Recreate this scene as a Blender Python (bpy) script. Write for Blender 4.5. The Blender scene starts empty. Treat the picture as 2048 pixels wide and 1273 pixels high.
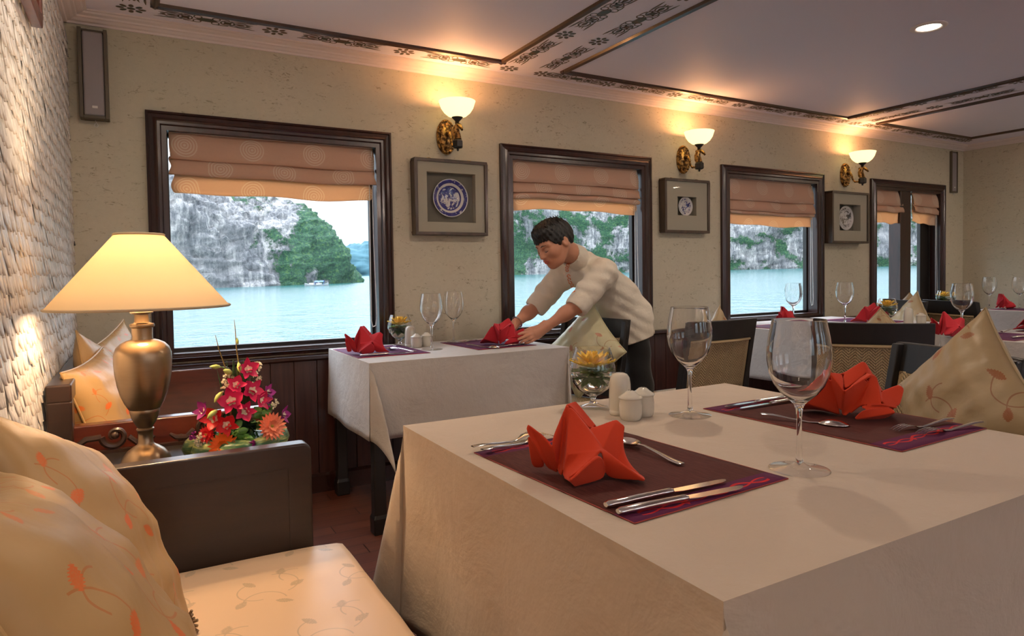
import bpy, bmesh, math, random
import numpy as np
from mathutils import Vector, Matrix, noise
PI = math.pi
rnd = random.Random(7)
sc = bpy.context.scene
COL = sc.collection

# ------------------------------------------------------------------ camera
CAM_H = 1.12
def cam_axes(yaw, pit, rol):
    f = Vector((math.sin(yaw)*math.cos(pit), math.cos(yaw)*math.cos(pit), math.sin(pit)))
    r = Vector((math.cos(yaw), -math.sin(yaw), 0.0))
    u = r.cross(f)
    c, s = math.cos(rol), math.sin(rol)
    return r*c+u*s, u*c-r*s, f
cr, cu, cf = cam_axes(.5125, -.03128, -.01527)
cam = bpy.data.cameras.new('camera'); camo = bpy.data.objects.new('camera', cam); COL.objects.link(camo)
camo.matrix_world = Matrix(((cr.x, cu.x, -cf.x, 0), (cr.y, cu.y, -cf.y, 0), (cr.z, cu.z, -cf.z, CAM_H), (0, 0, 0, 1)))
cam.sensor_width = 36; cam.lens = 1328.44/2048*36
cam.shift_y = -(636.5-590.09)/2048
cam.clip_start = 0.03; cam.clip_end = 6000
sc.camera = camo

# ------------------------------------------------------------------ view
vs = sc.view_settings
vs.view_transform = 'Standard'; vs.look = 'None'; vs.gamma = 1; vs.use_curve_mapping = False
vs.exposure = 0.73
sc.cycles.use_denoising = True
sc.cycles.max_bounces = 14; sc.cycles.transmission_bounces = 12; sc.cycles.transparent_max_bounces = 12
sc.cycles.diffuse_bounces = 5; sc.cycles.glossy_bounces = 5
sc.cycles.sample_clamp_indirect = 6.0
sc.cycles.caustics_refractive = True; sc.cycles.caustics_reflective = False
sc.cycles.blur_glossy = 0.6

# ------------------------------------------------------------------ world: pale overcast sky
wd = bpy.data.worlds.new('sky'); sc.world = wd; wd.use_nodes = True
wn = wd.node_tree; wn.nodes.clear()
wo = wn.nodes.new('ShaderNodeOutputWorld'); wb = wn.nodes.new('ShaderNodeBackground')
tc = wn.nodes.new('ShaderNodeTexCoord'); sx = wn.nodes.new('ShaderNodeSeparateXYZ')
wr = wn.nodes.new('ShaderNodeValToRGB')
wn.links.new(tc.outputs['Generated'], sx.inputs[0]); wn.links.new(sx.outputs['Z'], wr.inputs[0])
e_ = wr.color_ramp.elements; e_[0].position = 0.0; e_[0].color = (.56, .64, .70, 1)
e_[1].position = 1.0; e_[1].color = (4.6, 5.0, 5.9, 1)
q = e_.new(.12); q.color = (.85, .98, 1.12, 1); q = e_.new(.40); q.color = (3.0, 3.3, 3.8, 1)
wn.links.new(wr.outputs[0], wb.inputs[0]); wn.links.new(wb.outputs[0], wo.inputs[0])
wb.inputs[1].default_value = 1.05

def light(name, kind, loc, power, color, size=.1, rot=None, sizey=None, spot=None, blend=.5):
    l = bpy.data.lights.new(name, kind); o = bpy.data.objects.new(name, l); COL.objects.link(o)
    l.energy = power; l.color = color; o.location = loc
    if kind == 'AREA':
        l.size = size
        if sizey: l.shape = 'RECTANGLE'; l.size_y = sizey
        else: l.shape = 'DISK'
    else: l.shadow_soft_size = size
    if spot: l.spot_size = spot; l.spot_blend = blend
    if rot: o.rotation_euler = rot
    return o

sun = light('hazy_sun', 'SUN', (0, -20, 40), 1.0, (1, .96, .90), .2, (math.radians(48), 0, math.radians(-25)))
sun.data.angle = math.radians(12)

WARM = (1.0, .62, .32)
# recessed downlights of the dining room (housings are built with the ceiling)
CEIL = 2.29
DOWN = [(x, y) for y in (1.84, 0.0) for x in (.10, 1.74, 3.376, 5.02, 6.5) if (x, y) not in ((5.02, 1.84), (1.74, 0.0), (3.376, 0.0))]
DOWN_W = 6.0
for (x, y) in DOWN:
    light('downlight_lamp', 'AREA', (x, y, CEIL-.012), DOWN_W, (1.0, .82, .64), .095)
# daylight through the windows on both sides: sky portals in the openings
WIN = [(.05, 1.22), (1.895, 3.063), (3.73, 4.895), (5.53, 6.69)]
for (x0, x1) in WIN:
    p = light('window_portal', 'AREA', ((x0+x1)/2, 3.72, 1.30), 1, (1, 1, 1), x1-x0-.1, (-PI/2, 0, 0), 1.05)
    p.data.cycles.is_portal = True
for (x0, x1) in WIN:
    p = light('window_portal', 'AREA', ((x0+x1)/2, -3.05, 1.30), 1, (1, 1, 1), x1-x0-.1, (PI/2, 0, 0), 1.05)
    p.data.cycles.is_portal = True

# ------------------------------------------------------------------ node helpers
class E:
    """socket arithmetic: builds Math nodes"""
    def __init__(s, nt, sock): s.nt, s.k = nt, sock
    def _m(s, op, *a):
        n = s.nt.nodes.new('ShaderNodeMath'); n.operation = op
        for i, v in enumerate((s,)+a):
            if isinstance(v, E): s.nt.links.new(v.k, n.inputs[i])
            else: n.inputs[i].default_value = float(v)
        return E(s.nt, n.outputs[0])
    def __add__(s, o): return s._m('ADD', o)
    __radd__ = __add__
    def __sub__(s, o): return s._m('SUBTRACT', o)
    def __rsub__(s, o): return (s*-1)+o
    def __mul__(s, o): return s._m('MULTIPLY', o)
    __rmul__ = __mul__
    def __truediv__(s, o): return s._m('DIVIDE', o)
    def __neg__(s): return s*-1
    def abs(s): return s._m('ABSOLUTE')
    def sin(s): return s._m('SINE')
    def cos(s): return s._m('COSINE')
    def sqrt(s): return s._m('SQRT')
    def fl(s): return s._m('FLOOR')
    def fr(s): return s._m('FRACT')
    def min(s, o): return s._m('MINIMUM', o)
    def max(s, o): return s._m('MAXIMUM', o)
    def lt(s, o): return s._m('LESS_THAN', o)
    def gt(s, o): return s._m('GREATER_THAN', o)
    def pw(s, o): return s._m('POWER', o)
    def step(s, a, b):     # smoothstep from a (0) to b (1)
        n = s.nt.nodes.new('ShaderNodeMapRange'); n.interpolation_type = 'SMOOTHSTEP'
        s.nt.links.new(s.k, n.inputs[0]); n.inputs[1].default_value = a; n.inputs[2].default_value = b
        if a > b:
            n.inputs[1].default_value = b; n.inputs[2].default_value = a; n.inputs[3].default_value = 1; n.inputs[4].default_value = 0
        return E(s.nt, n.outputs[0])

class Mat:
    def __init__(s, name, color=(.5, .5, .5), rough=.5, metal=0.0, **kw):
        s.m = bpy.data.materials.new(name); s.m.use_nodes = True; s.nt = s.m.node_tree
        s.b = s.nt.nodes['Principled BSDF']; s.name = name
        s.b.inputs['Base Color'].default_value = tuple(color)+(1,)
        s.b.inputs['Roughness'].default_value = rough; s.b.inputs['Metallic'].default_value = metal
        for k, v in kw.items():
            k = {'coat': 'Coat Weight', 'coat_r': 'Coat Roughness', 'spec': 'Specular IOR Level', 'trans': 'Transmission Weight', 'ior': 'IOR',
                 'sheen': 'Sheen Weight', 'emis': 'Emission Strength', 'emc': 'Emission Color', 'alpha': 'Alpha', 'sss': 'Subsurface Weight',
                 'aniso': 'Anisotropic'}[k]
            s.b.inputs[k].default_value = (tuple(v)+(1,)) if isinstance(v, (tuple, list)) else v
    def coord(s, kind='Object'):
        n = s.nt.nodes.new('ShaderNodeTexCoord'); return n.outputs[kind]
    def xyz(s, kind='Object'):
        n = s.nt.nodes.new('ShaderNodeSeparateXYZ'); s.nt.links.new(s.coord(kind), n.inputs[0])
        return [E(s.nt, n.outputs[i]) for i in range(3)]
    def combine(s, x, y, z=0):
        n = s.nt.nodes.new('ShaderNodeCombineXYZ')
        for i, v in enumerate((x, y, z)):
            if isinstance(v, E): s.nt.links.new(v.k, n.inputs[i])
            else: n.inputs[i].default_value = v
        return n.outputs[0]
    def noise(s, scale=5, detail=4, rough=.55, vec=None, stretch=(1, 1, 1), kind='Object', dist=0.0):
        n = s.nt.nodes.new('ShaderNodeTexNoise'); n.inputs['Scale'].default_value = scale
        n.inputs['Detail'].default_value = detail; n.inputs['Roughness'].default_value = rough; n.inputs['Distortion'].default_value = dist
        mp = s.nt.nodes.new('ShaderNodeMapping'); mp.inputs['Scale'].default_value = stretch
        s.nt.links.new(vec if vec is not None else s.coord(kind), mp.inputs[0]); s.nt.links.new(mp.outputs[0], n.inputs['Vector'])
        return E(s.nt, n.outputs['Fac'])
    def voronoi(s, scale=5, stretch=(1, 1, 1), out='Distance', kind='Object', vec=None, rnd=1.0):
        n = s.nt.nodes.new('ShaderNodeTexVoronoi'); n.inputs['Scale'].default_value = scale; n.inputs['Randomness'].default_value = rnd
        mp = s.nt.nodes.new('ShaderNodeMapping'); mp.inputs['Scale'].default_value = stretch
        s.nt.links.new(vec if vec is not None else s.coord(kind), mp.inputs[0]); s.nt.links.new(mp.outputs[0], n.inputs['Vector'])
        return E(s.nt, n.outputs[out])
    def ramp(s, fac, *stops):
        n = s.nt.nodes.new('ShaderNodeValToRGB'); e = n.color_ramp.elements
        while len(e) < len(stops): e.new(.5)
        for i, (p, c) in enumerate(stops): e[i].position = p; e[i].color = tuple(c)+(1,)
        s.nt.links.new(fac.k, n.inputs[0]); return n.outputs[0]
    def mix(s, fac, a, b):
        n = s.nt.nodes.new('ShaderNodeMix'); n.data_type = 'RGBA'
        if isinstance(fac, E): s.nt.links.new(fac.k, n.inputs[0])
        else: n.inputs[0].default_value = fac
        for i, v in ((6, a), (7, b)):
            if isinstance(v, (tuple, list)): n.inputs[i].default_value = tuple(v)+(1,)
            else: s.nt.links.new(v, n.inputs[i])
        return n.outputs[2]
    def base(s, c): s.nt.links.new(c, s.b.inputs['Base Color']); return s
    def rough(s, e): s.nt.links.new(e.k, s.b.inputs['Roughness']); return s
    def bump(s, h, strength=.3, dist=.01):
        n = s.nt.nodes.new('ShaderNodeBump'); n.inputs['Strength'].default_value = strength; n.inputs['Distance'].default_value = dist
        s.nt.links.new(h.k, n.inputs['Height']); s.nt.links.new(n.outputs[0], s.b.inputs['Normal']); return s

# ------------------------------------------------------------------ mesh helpers
class MB:
    def __init__(s): s.v = []; s.f = []; s.mi = []; s.uv = {}
    def add(s, V, F, mi=0, M=None, uv=None):
        o = len(s.v)
        for p in V:
            p = Vector(p); s.v.append(M @ p if M is not None else p)
        for f in F:
            if uv is not None: s.uv[len(s.f)] = [uv[i] for i in f]
            s.f.append([i+o for i in f]); s.mi.append(mi)
        return s
    def box(s, x0, x1, y0, y1, z0, z1, mi=0, M=None):
        V = [(x, y, z) for z in (z0, z1) for y in (y0, y1) for x in (x0, x1)]
        return s.add(V, [(0, 2, 3, 1), (4, 5, 7, 6), (0, 1, 5, 4), (2, 6, 7, 3), (0, 4, 6, 2), (1, 3, 7, 5)], mi, M)
    def rings(s, R, closed=True, caps=True, mi=0, M=None, uv=False):
        n = len(R[0]); V = [p for r in R for p in r]; F = []
        for i in range(len(R)-1):
            for j in range(n if closed else n-1):
                k = (j+1) % n; F.append((i*n+j, i*n+k, (i+1)*n+k, (i+1)*n+j))
        if caps and closed: F.append(tuple(reversed(range(n)))); F.append(tuple(range((len(R)-1)*n, len(R)*n)))
        uvs = [(j/(n-1), i/(len(R)-1)) for i in range(len(R)) for j in range(n)] if uv else None
        return s.add(V, F, mi, M, uvs)
    def lathe(s, prof, n=32, c=(0, 0, 0), mi=0, M=None, caps=True):
        c = Vector(c)
        return s.rings([[c+Vector((max(r, 1e-5)*math.cos(2*PI*j/n), max(r, 1e-5)*math.sin(2*PI*j/n), z)) for j in range(n)] for r, z in prof], True, caps, mi, M)
    def tube(s, pts, r, n=8, mi=0, M=None, flat=1.0, up=None):
        pts = [Vector(p) for p in pts]; m = len(pts); rs = r if isinstance(r, (list, tuple)) else [r]*m
        R = []; prev = None
        for i, p in enumerate(pts):
            t = (pts[min(i+1, m-1)]-pts[max(i-1, 0)])
            if t.length < 1e-9: t = Vector((0, 0, 1))
            t.normalize()
            if prev is None:
                a = Vector(up) if up is not None else (Vector((0, 0, 1)) if abs(t.z) < .9 else Vector((1, 0, 0)))
            else: a = prev
            a = (a-t*a.dot(t))
            if a.length < 1e-6: a = t.orthogonal()
            a.normalize(); b = t.cross(a); prev = a
            R.append([p+(a*math.cos(2*PI*j/n)*flat+b*math.sin(2*PI*j/n))*rs[i] for j in range(n)])
        return s.rings(R, True, True, mi, M)
    def prism(s, poly, a, b, axis='z', mi=0, M=None):
        def q(u, v, w): return {'z': (u, v, w), 'y': (u, w, v), 'x': (w, u, v)}[axis]
        n = len(poly); V = [q(u, v, a) for u, v in poly]+[q(u, v, b) for u, v in poly]
        F = [(i, (i+1) % n, n+(i+1) % n, n+i) for i in range(n)]+[tuple(reversed(range(n))), tuple(range(n, 2*n))]
        return s.add(V, F, mi, M)
    def ball(s, c, r, n=12, m=8, mi=0, M=None, sq=(1, 1, 1)):
        c = Vector(c)
        return s.rings([[c+Vector((r*sq[0]*math.sin(PI*i/m+1e-4)*math.cos(2*PI*j/n), r*sq[1]*math.sin(PI*i/m+1e-4)*math.sin(2*PI*j/n), -r*sq[2]*math.cos(PI*i/m))) for j in range(n)] for i in range(m+1)], True, True, mi, M)
    def build(s, name, mats, parent=None, smooth=38, bevel=0, seg=2, solid=0, sub=0, loc=None, rot=None, merge=True, crease=None):
        me = bpy.data.meshes.new(name); me.from_pydata([tuple(v) for v in s.v], [], s.f)
        if not isinstance(mats, (list, tuple)): mats = [mats]
        for m in mats: me.materials.append(m.m if isinstance(m, Mat) else m)
        me.polygons.foreach_set('material_index', s.mi)
        if s.uv:
            ul = me.uv_layers.new(name='UVMap'); d = ul.data
            for pi, p in enumerate(me.polygons):
                if pi in s.uv:
                    for k, li in enumerate(p.loop_indices): d[li].uv = s.uv[pi][k]
        bm = bmesh.new(); bm.from_mesh(me)
        if merge: bmesh.ops.remove_doubles(bm, verts=bm.verts, dist=1e-5)
        bmesh.ops.recalc_face_normals(bm, faces=bm.faces); bm.to_mesh(me); bm.free()
        if smooth:
            me.shade_smooth()
            me.set_sharp_from_angle(angle=math.radians(smooth))
        o = bpy.data.objects.new(name, me); COL.objects.link(o)
        if parent is not None: o.parent = parent
        if loc is not None: o.location = loc
        if rot is not None: o.rotation_euler = rot
        if crease is not None:
            at = me.attributes.new('crease_edge', 'FLOAT', 'EDGE'); at.data.foreach_set('value', [crease]*len(me.edges))
        if solid: md = o.modifiers.new('solid', 'SOLIDIFY'); md.thickness = solid; md.offset = 0
        if bevel: md = o.modifiers.new('bevel', 'BEVEL'); md.width = bevel; md.segments = seg; md.limit_method = 'ANGLE'; md.angle_limit = math.radians(35)
        if sub: md = o.modifiers.new('sub', 'SUBSURF'); md.levels = sub; md.render_levels = sub
        return o

def tag(o, label=None, cat=None, group=None, kind=None):
    if label: o['label'] = label
    if cat: o['category'] = cat
    if group: o['group'] = group
    if kind: o['kind'] = kind
    return o
def empty(name, loc=(0, 0, 0), rz=0.0, label=None, cat=None, group=None):
    o = bpy.data.objects.new(name, None); COL.objects.link(o); o.location = loc; o.rotation_euler = (0, 0, rz)
    o.empty_display_size = .05
    return tag(o, label, cat, group)
def struct(o): o['kind'] = 'structure'; return o
def copy_tree(o, parent=None):
    c = o.copy(); COL.objects.link(c)
    if parent is not None: c.parent = parent
    for ch in list(o.children): copy_tree(ch, c)
    return c
def place(proto, used, loc, rz, label, group=None):
    o = proto if not used else copy_tree(proto)
    used.append(1)
    o.location = loc; o.rotation_euler = (0, 0, rz); o['label'] = label
    if group: o['group'] = group
    return o
def T(x, y, z): return Matrix.Translation((x, y, z))
def RZ(a): return Matrix.Rotation(a, 4, 'Z')
def RX(a): return Matrix.Rotation(a, 4, 'X')
def RY(a): return Matrix.Rotation(a, 4, 'Y')
# ------------------------------------------------------------------ materials
M = {}
def wood(name, dark, light, rough=.28, coat=.5, stretch=(2, 2, .25), scale=14, bump=.05):
    m = Mat(name, dark, rough, coat=coat, coat_r=.12)
    n = m.noise(scale, 6, .6, stretch=stretch, dist=.6)
    m.base(m.ramp(n, (.3, dark), (.72, light))); m.bump(n, bump, .003); M[name] = m; return m
wood('mahogany', (.014, .004, .003), (.045, .012, .008), .3, .35)
wood('mahogany_x', (.018, .005, .004), (.050, .015, .010), .22, .7, stretch=(.25, 2, 2))
wood('wainscot', (.030, .010, .008), (.085, .030, .021), .34, .35, stretch=(3, 3, .15))
wood('sofa_wood', (.020, .0085, .005), (.032, .014, .008), .38, .22, stretch=(.3, 2, 2), bump=.01)
wood('red_wood', (.055, .010, .006), (.11, .022, .012), .3, .5, stretch=(.3, 2, 2))
wood('black_wood', (.006, .004, .0035), (.012, .008, .006), .5, .08)
wood('ceiling_wood', (.035, .016, .008), (.09, .042, .020), .35, .3, stretch=(.5, .5, 3))
wood('frame_wood', (.040, .024, .014), (.085, .052, .030), .4, .2)

m = M['wallpaper'] = Mat('wallpaper', (.5, .44, .31), .62)
n1 = m.noise(9, 6, .65, stretch=(1, 1, 2.2), dist=1.5); n2 = m.noise(55, 3, .6); n3 = m.noise(1.3, 2, .5)
fl = n1.step(.50, .60)*(m.noise(26, 5, .72, stretch=(1, 1, 2.4), dist=1.6).step(.53, .62))
c = m.mix(n2, (.52, .475, .365), (.61, .565, .445)); c = m.mix(fl*.8, c, (.24, .20, .12)); c = m.mix(n3.step(.45, .75)*.3, c, (.46, .46, .33))
m.base(c).bump(n2+fl*-1.2, .35, .003)

m = M['ceiling_paint'] = Mat('ceiling_paint', (.84, .82, .98), .6)
m.bump(m.noise(25, 3), .05, .002)
m = M['cornice_paint'] = Mat('cornice_paint', (.78, .70, .70), .5)
m = M['stencil'] = Mat('stencil', (.07, .065, .04), .5)
m.base(m.mix(m.noise(30, 3).step(.4, .6), (.045, .065, .050), (.11, .060, .035)))

m = M['shell'] = Mat('shell', (.8, .75, .68), .26, coat=.4, coat_r=.2)
n = m.noise(38, 4, .6, stretch=(1, 1.6, .6)); n2 = m.noise(14, 2)
at_ = m.nt.nodes.new('ShaderNodeAttribute'); at_.attribute_name = 'rim'
m.base(m.mix(E(m.nt, at_.outputs['Fac']).pw(9)*.6, m.mix(n.step(.3, .75), (.66, .65, .64), (.93, .92, .91)), (.34, .24, .16))).bump(m.noise(160, 3, .6, stretch=(1, 3, .3)), .10, .001)
m.rough(n2*.3+.15)

m = M['floor'] = Mat('floor', (.1, .03, .02), .3, coat=.3, coat_r=.15)
x, y, z = m.xyz()
row = (y/.09).fl(); px = (x/.62+row*.37); fx = px.fr(); fy = (y/.09).fr()
seam = (fy.lt(.03)).max(fx.lt(.006)); idn = ((row*12.9898+px.fl()*78.233).sin()*43758.5).fr()
g = m.noise(9, 6, .6, stretch=(.35, 5, 1), dist=.5)
c = m.mix(g, (.085, .026, .015), (.24, .080, .040)); c = m.mix(idn*.5, c, (.075, .018, .012)); c = m.mix(seam, c, (.008, .004, .003))
m.base(c).bump(g*.4-seam, .25, .002)

def cloth(name, col, wr=.5, rough=.85, sheen=.15, fine=420):
    m = M[name] = Mat(name, col, rough, sheen=sheen)
    w = m.noise(2.6, 3, .5); f = m.noise(fine, 1)
    m.base(m.mix(w, tuple(v*.93 for v in col), col)); m.bump(w*wr+m.noise(6.5, 5, .6, dist=.4)*.55*wr+m.noise(19, 4, .6)*.16*wr+f*.002, .75, .02)
    return m
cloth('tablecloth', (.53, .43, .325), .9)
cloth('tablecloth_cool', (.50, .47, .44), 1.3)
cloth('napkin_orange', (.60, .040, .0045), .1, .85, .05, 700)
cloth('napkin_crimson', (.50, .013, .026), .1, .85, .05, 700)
cloth('shirt', (.74, .67, .56), 1.5, .8)
cloth('trousers', (.008, .007, .008), .4, .8)

def mat_runner(name, mid, end, emb):
    m = M[name] = Mat(name, mid, .8, spec=.2)
    x, y, z = m.xyz()
    slub = m.noise(60, 3, .6, stretch=(6, .5, 1))
    e = y.abs().gt(.193)
    c = m.mix(slub.step(.3, .8), mid, tuple(v*1.7+.004 for v in mid)); c = m.mix(e, c, end)
    # red embroidered scroll line running along each end band
    yy_ = y.abs()-.216; w = (x*58).sin()*.009
    ln = ((yy_-w).abs().lt(.0028)).max(((yy_+w*.7).abs().lt(.0018))).max((((x*9).fr()-.5).abs()*.11+(yy_-.004).abs()).lt(.009)*m.noise(300, 2).gt(.46))
    c = m.mix(ln*x.abs().lt(.15), c, emb)
    m.base(c).bump(slub, .2, .002); return m
mat_runner('placemat_brown', (.066, .017, .013), (.10, .014, .055), (.55, .02, .02))
mat_runner('placemat_daylit', (.080, .022, .060), (.12, .020, .085), (.5, .02, .05))  # same brown cloth, with the daylight sheen put into its colour as purple
M['hem'] = Mat('hem', (.30, .035, .02), .6)

m = M['chrome'] = Mat('chrome', (.78, .76, .73), .13, 1.0)
def clear(name, col, ior, k0, k1):
    m = M[name] = Mat(name, col, 0.0, trans=1.0, ior=ior); nt = m.nt
    t = nt.nodes.new('ShaderNodeBsdfTransparent'); x = nt.nodes.new('ShaderNodeMixShader'); lw = nt.nodes.new('ShaderNodeLayerWeight'); lw.inputs[0].default_value = .5
    nt.links.new((E(nt, lw.outputs['Facing']).pw(1.6)*k1+k0).k, x.inputs[0]); nt.links.new(t.outputs[0], x.inputs[1]); nt.links.new(m.b.outputs[0], x.inputs[2])
    nt.links.new(x.outputs[0], nt.nodes['Material Output'].inputs[0])
M['glass'] = Mat('glass', (1, 1, 1), 0.0, trans=1.0, ior=1.48); M['water'] = Mat('water', (.95, 1, .96), 0.0, trans=1.0, ior=1.33)
m = M['thin_glass'] = Mat('thin_glass', (1, 1, 1), 0); nt = m.nt; nt.nodes.remove(m.b)
t = nt.nodes.new('ShaderNodeBsdfTransparent'); g_ = nt.nodes.new('ShaderNodeBsdfGlossy'); g_.inputs['Roughness'].default_value = .02; x = nt.nodes.new('ShaderNodeMixShader'); lw = nt.nodes.new('ShaderNodeLayerWeight'); lw.inputs[0].default_value = .5
nt.links.new((E(nt, lw.outputs['Facing']).pw(3)*.7+.05).k, x.inputs[0]); nt.links.new(t.outputs[0], x.inputs[1]); nt.links.new(g_.outputs[0], x.inputs[2]); nt.links.new(x.outputs[0], nt.nodes['Material Output'].inputs[0])
M['porcelain'] = Mat('porcelain', (.62, .58, .49), .12, coat=.6, coat_r=.05)
M['white_plastic'] = Mat('white_plastic', (.7, .68, .66), .4)
m = M['bronze'] = Mat('bronze', (.42, .29, .17), .32, .9)
n = m.noise(2.5, 5, .7, stretch=(1, 1, 7)); m.base(m.mix(n, (.19, .125, .075), (.42, .31, .20))); m.rough(n*.22+.2)
m = M['antique_gold'] = Mat('antique_gold', (.5, .27, .07), .35, .85)
m.base(m.mix(m.noise(60, 3).step(.42, .6), (.10, .05, .018), (.62, .36, .11)))
M['dark_metal'] = Mat('dark_metal', (.05, .045, .04), .4, .7)

# window pane: clear sheet that lets daylight pass and mirrors a little of the room
m = M['pane'] = Mat('pane', (1, 1, 1), 0)
nt = m.nt; nt.nodes.remove(m.b); out = nt.nodes['Material Output']
tr = nt.nodes.new('ShaderNodeBsdfTransparent'); gl = nt.nodes.new('ShaderNodeBsdfGlossy'); gl.inputs['Roughness'].default_value = .01
mx = nt.nodes.new('ShaderNodeMixShader'); lw = nt.nodes.new('ShaderNodeLayerWeight'); lw.inputs[0].default_value = .5
fr = (E(nt, lw.outputs['Facing']).pw(5)*.5+.008)
tr.inputs[0].default_value = (.97, .985, .98, 1)
nt.links.new(fr.k, mx.inputs[0]); nt.links.new(tr.outputs[0], mx.inputs[1]); nt.links.new(gl.outputs[0], mx.inputs[2]); nt.links.new(mx.outputs[0], out.inputs[0])

def translucent(name, col, tcol, fac, rough=.8, colnode=None):
    """diffuse cloth that also lets light through"""
    m = M[name] = Mat(name, col, rough)
    nt = m.nt; out = nt.nodes['Material Output']; t = nt.nodes.new('ShaderNodeBsdfTranslucent'); t.inputs[0].default_value = tuple(tcol)+(1,)
    x = nt.nodes.new('ShaderNodeMixShader'); x.inputs[0].default_value = fac
    nt.links.new(m.b.outputs[0], x.inputs[1]); nt.links.new(t.outputs[0], x.inputs[2]); nt.links.new(x.outputs[0], out.inputs[0])
    return m
translucent('lamp_shade', (.80, .68, .52), (.76, .66, .48), .5)
M['shade_tape'] = Mat('shade_tape', (.50, .40, .27), .8)
M['bulb'] = Mat('bulb', (1, .9, .7), .4, emis=12.0, emc=(1, .78, .45))
M['sconce_glass'] = Mat('sconce_glass', (.9, .82, .6), .35, emis=1.05, emc=(1.0, .80, .36))
M['downlight_glow'] = Mat('downlight_glow', (1, .95, .85), .4, emis=4.0, emc=(1.0, .86, .62))

# roman blind: peach cloth with woven concentric rings (uv in metres)
m = translucent('blind', (.55, .36, .24), (.90, .56, .30), .45)
u, v, _ = m.xyz('UV')
def rings_at(u, v, px, pz, off):
    row = (v/pz).fl(); par = (row*.5).fr()*2
    cu = ((u/px)+par*.5+off).fr()-.5; cv = (v/pz).fr()-.5
    d = ((cu*px)*(cu*px)+(cv*pz)*(cv*pz)).sqrt()
    return ((d/.0125+.25).fr()-.5).abs().lt(.21)*d.lt(.057)
rg = rings_at(u, v, .30, .145, .28)
cc = m.mix(m.noise(90, 3, .6, stretch=(1, 1, 1), kind='UV'), (.72, .52, .40), (.80, .60, .47)); cc = m.mix(rg*.95, cc, (.95, .90, .78)); m.base(cc)

# flowered satin for cushions (uv 0..1 over the face)
def flowered(name, col, col2, leafc, leafc2, stemc, rough=.45, kind='UV', sc_=2.0):
    m = M[name] = Mat(name, col, rough, sheen=.04)
    u, v, _ = m.xyz(kind)
    P = u*sc_; Q = v*sc_
    row = Q.fl(); P = P+row*.37
    p = P.fr(); q = Q.fr()
    def leaf(cx, cy, a, L, W, serr=0.0):
        c, s = math.cos(a), math.sin(a)
        X = (p-cx)*(c/L)+(q-cy)*(s/L); Y = (p-cx)*(-s/W)+(q-cy)*(c/W)
        e = (1-X*X)*(1-X*.25)
        if serr: e = e+(X*26).sin()*serr
        return (Y.abs()-e*.5).lt(0)*X.abs().lt(1)
    def arc(cx, cy, r, side, lo, hi, t=.007):
        dx = p-cx; dy = q-cy; d = ((dx*dx+dy*dy).sqrt()-r).abs().lt(t)
        return d*(dx*math.cos(side)+dy*math.sin(side)).gt(lo*r)
    lm = leaf(.24, .30, .9, .085, .085, .12).max(leaf(.62, .22, -.5, .09, .075, .12)).max(leaf(.80, .55, .5, .085, .09, .15)).max(leaf(.36, .70, 2.2, .09, .08, .12)).max(leaf(.70, .88, 1.2, .075, .09, .2))
    st = arc(.45, .28, .20, 1.57, .1, 0).max(arc(.60, .62, .22, .2, .2, 0)).max(arc(.42, .52, .19, 3.4, .15, 0)).max(arc(.80, .74, .14, 2.4, .2, 0))
    sat = m.noise(3.0, 3, .5, kind=kind); tex = m.noise(220, 2, kind=kind)
    c = m.mix(sat, col, col2); c = m.mix(st*.8, c, stemc); c = m.mix(lm*(tex.step(.25, .6)*.35+.6), c, m.mix(m.noise(3, 2, kind=kind).step(.4, .6), leafc, leafc2))
    m.base(c); w = m.noise(2.4, 3, .55, kind=kind, dist=.6); m.bump(w+m.noise(9, 3, .5, kind=kind)*.25, .4, .02)
    return m
flowered('cushion_gold', (.43, .255, .095), (.52, .33, .135), (.72, .13, .012), (.62, .20, .04), (.48, .16, .03), sc_=2.5)
flowered('cushion_tan', (.34, .245, .125), (.42, .315, .17), (.28, .085, .02), (.40, .14, .08), (.26, .10, .04), sc_=1.5)
flowered('cushion_cream', (.52, .48, .29), (.60, .56, .36), (.42, .17, .10), (.62, .28, .20), (.36, .20, .10), sc_=1.6)
flowered('damask', (.78, .545, .335), (.84, .60, .385), (.56, .40, .24), (.60, .44, .28), (.58, .42, .26), .42, 'Object', 4.6)
M['brown_trim'] = Mat('brown_trim', (.22, .13, .05), .5, sheen=.3)
# rattan weave
def weave(name, a, b):
    m = M[name] = Mat(name, a, .5)
    u, v, _ = m.xyz('UV')
    U = u*62; V = v*62
    d = (U+V*.0).fl(); k = ((V.fl()*1.0+(U/1.0).fl())*.25).fr()
    zig = ((U/8).fr()-.5).abs()*8
    s1 = ((V+zig)*.5).fr(); s2 = (U*.5).fr()
    st = (s1*PI).sin().abs(); st2 = (s2*PI*2).sin().abs()
    hole = st.lt(.28).max(st2.lt(.15))
    idn = m.noise(14, 3, kind='UV')
    m.base(m.mix(hole, m.mix(idn, a, b), tuple(q*.22 for q in a))).bump(st*.7+st2*.4, .9, .004); return m
weave('rattan', (.36, .25, .12), (.55, .41, .22))
weave('rattan_grey', (.46, .42, .30), (.60, .56, .42))
M['rattan_edge'] = Mat('rattan_edge', (.50, .38, .21), .5)

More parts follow.
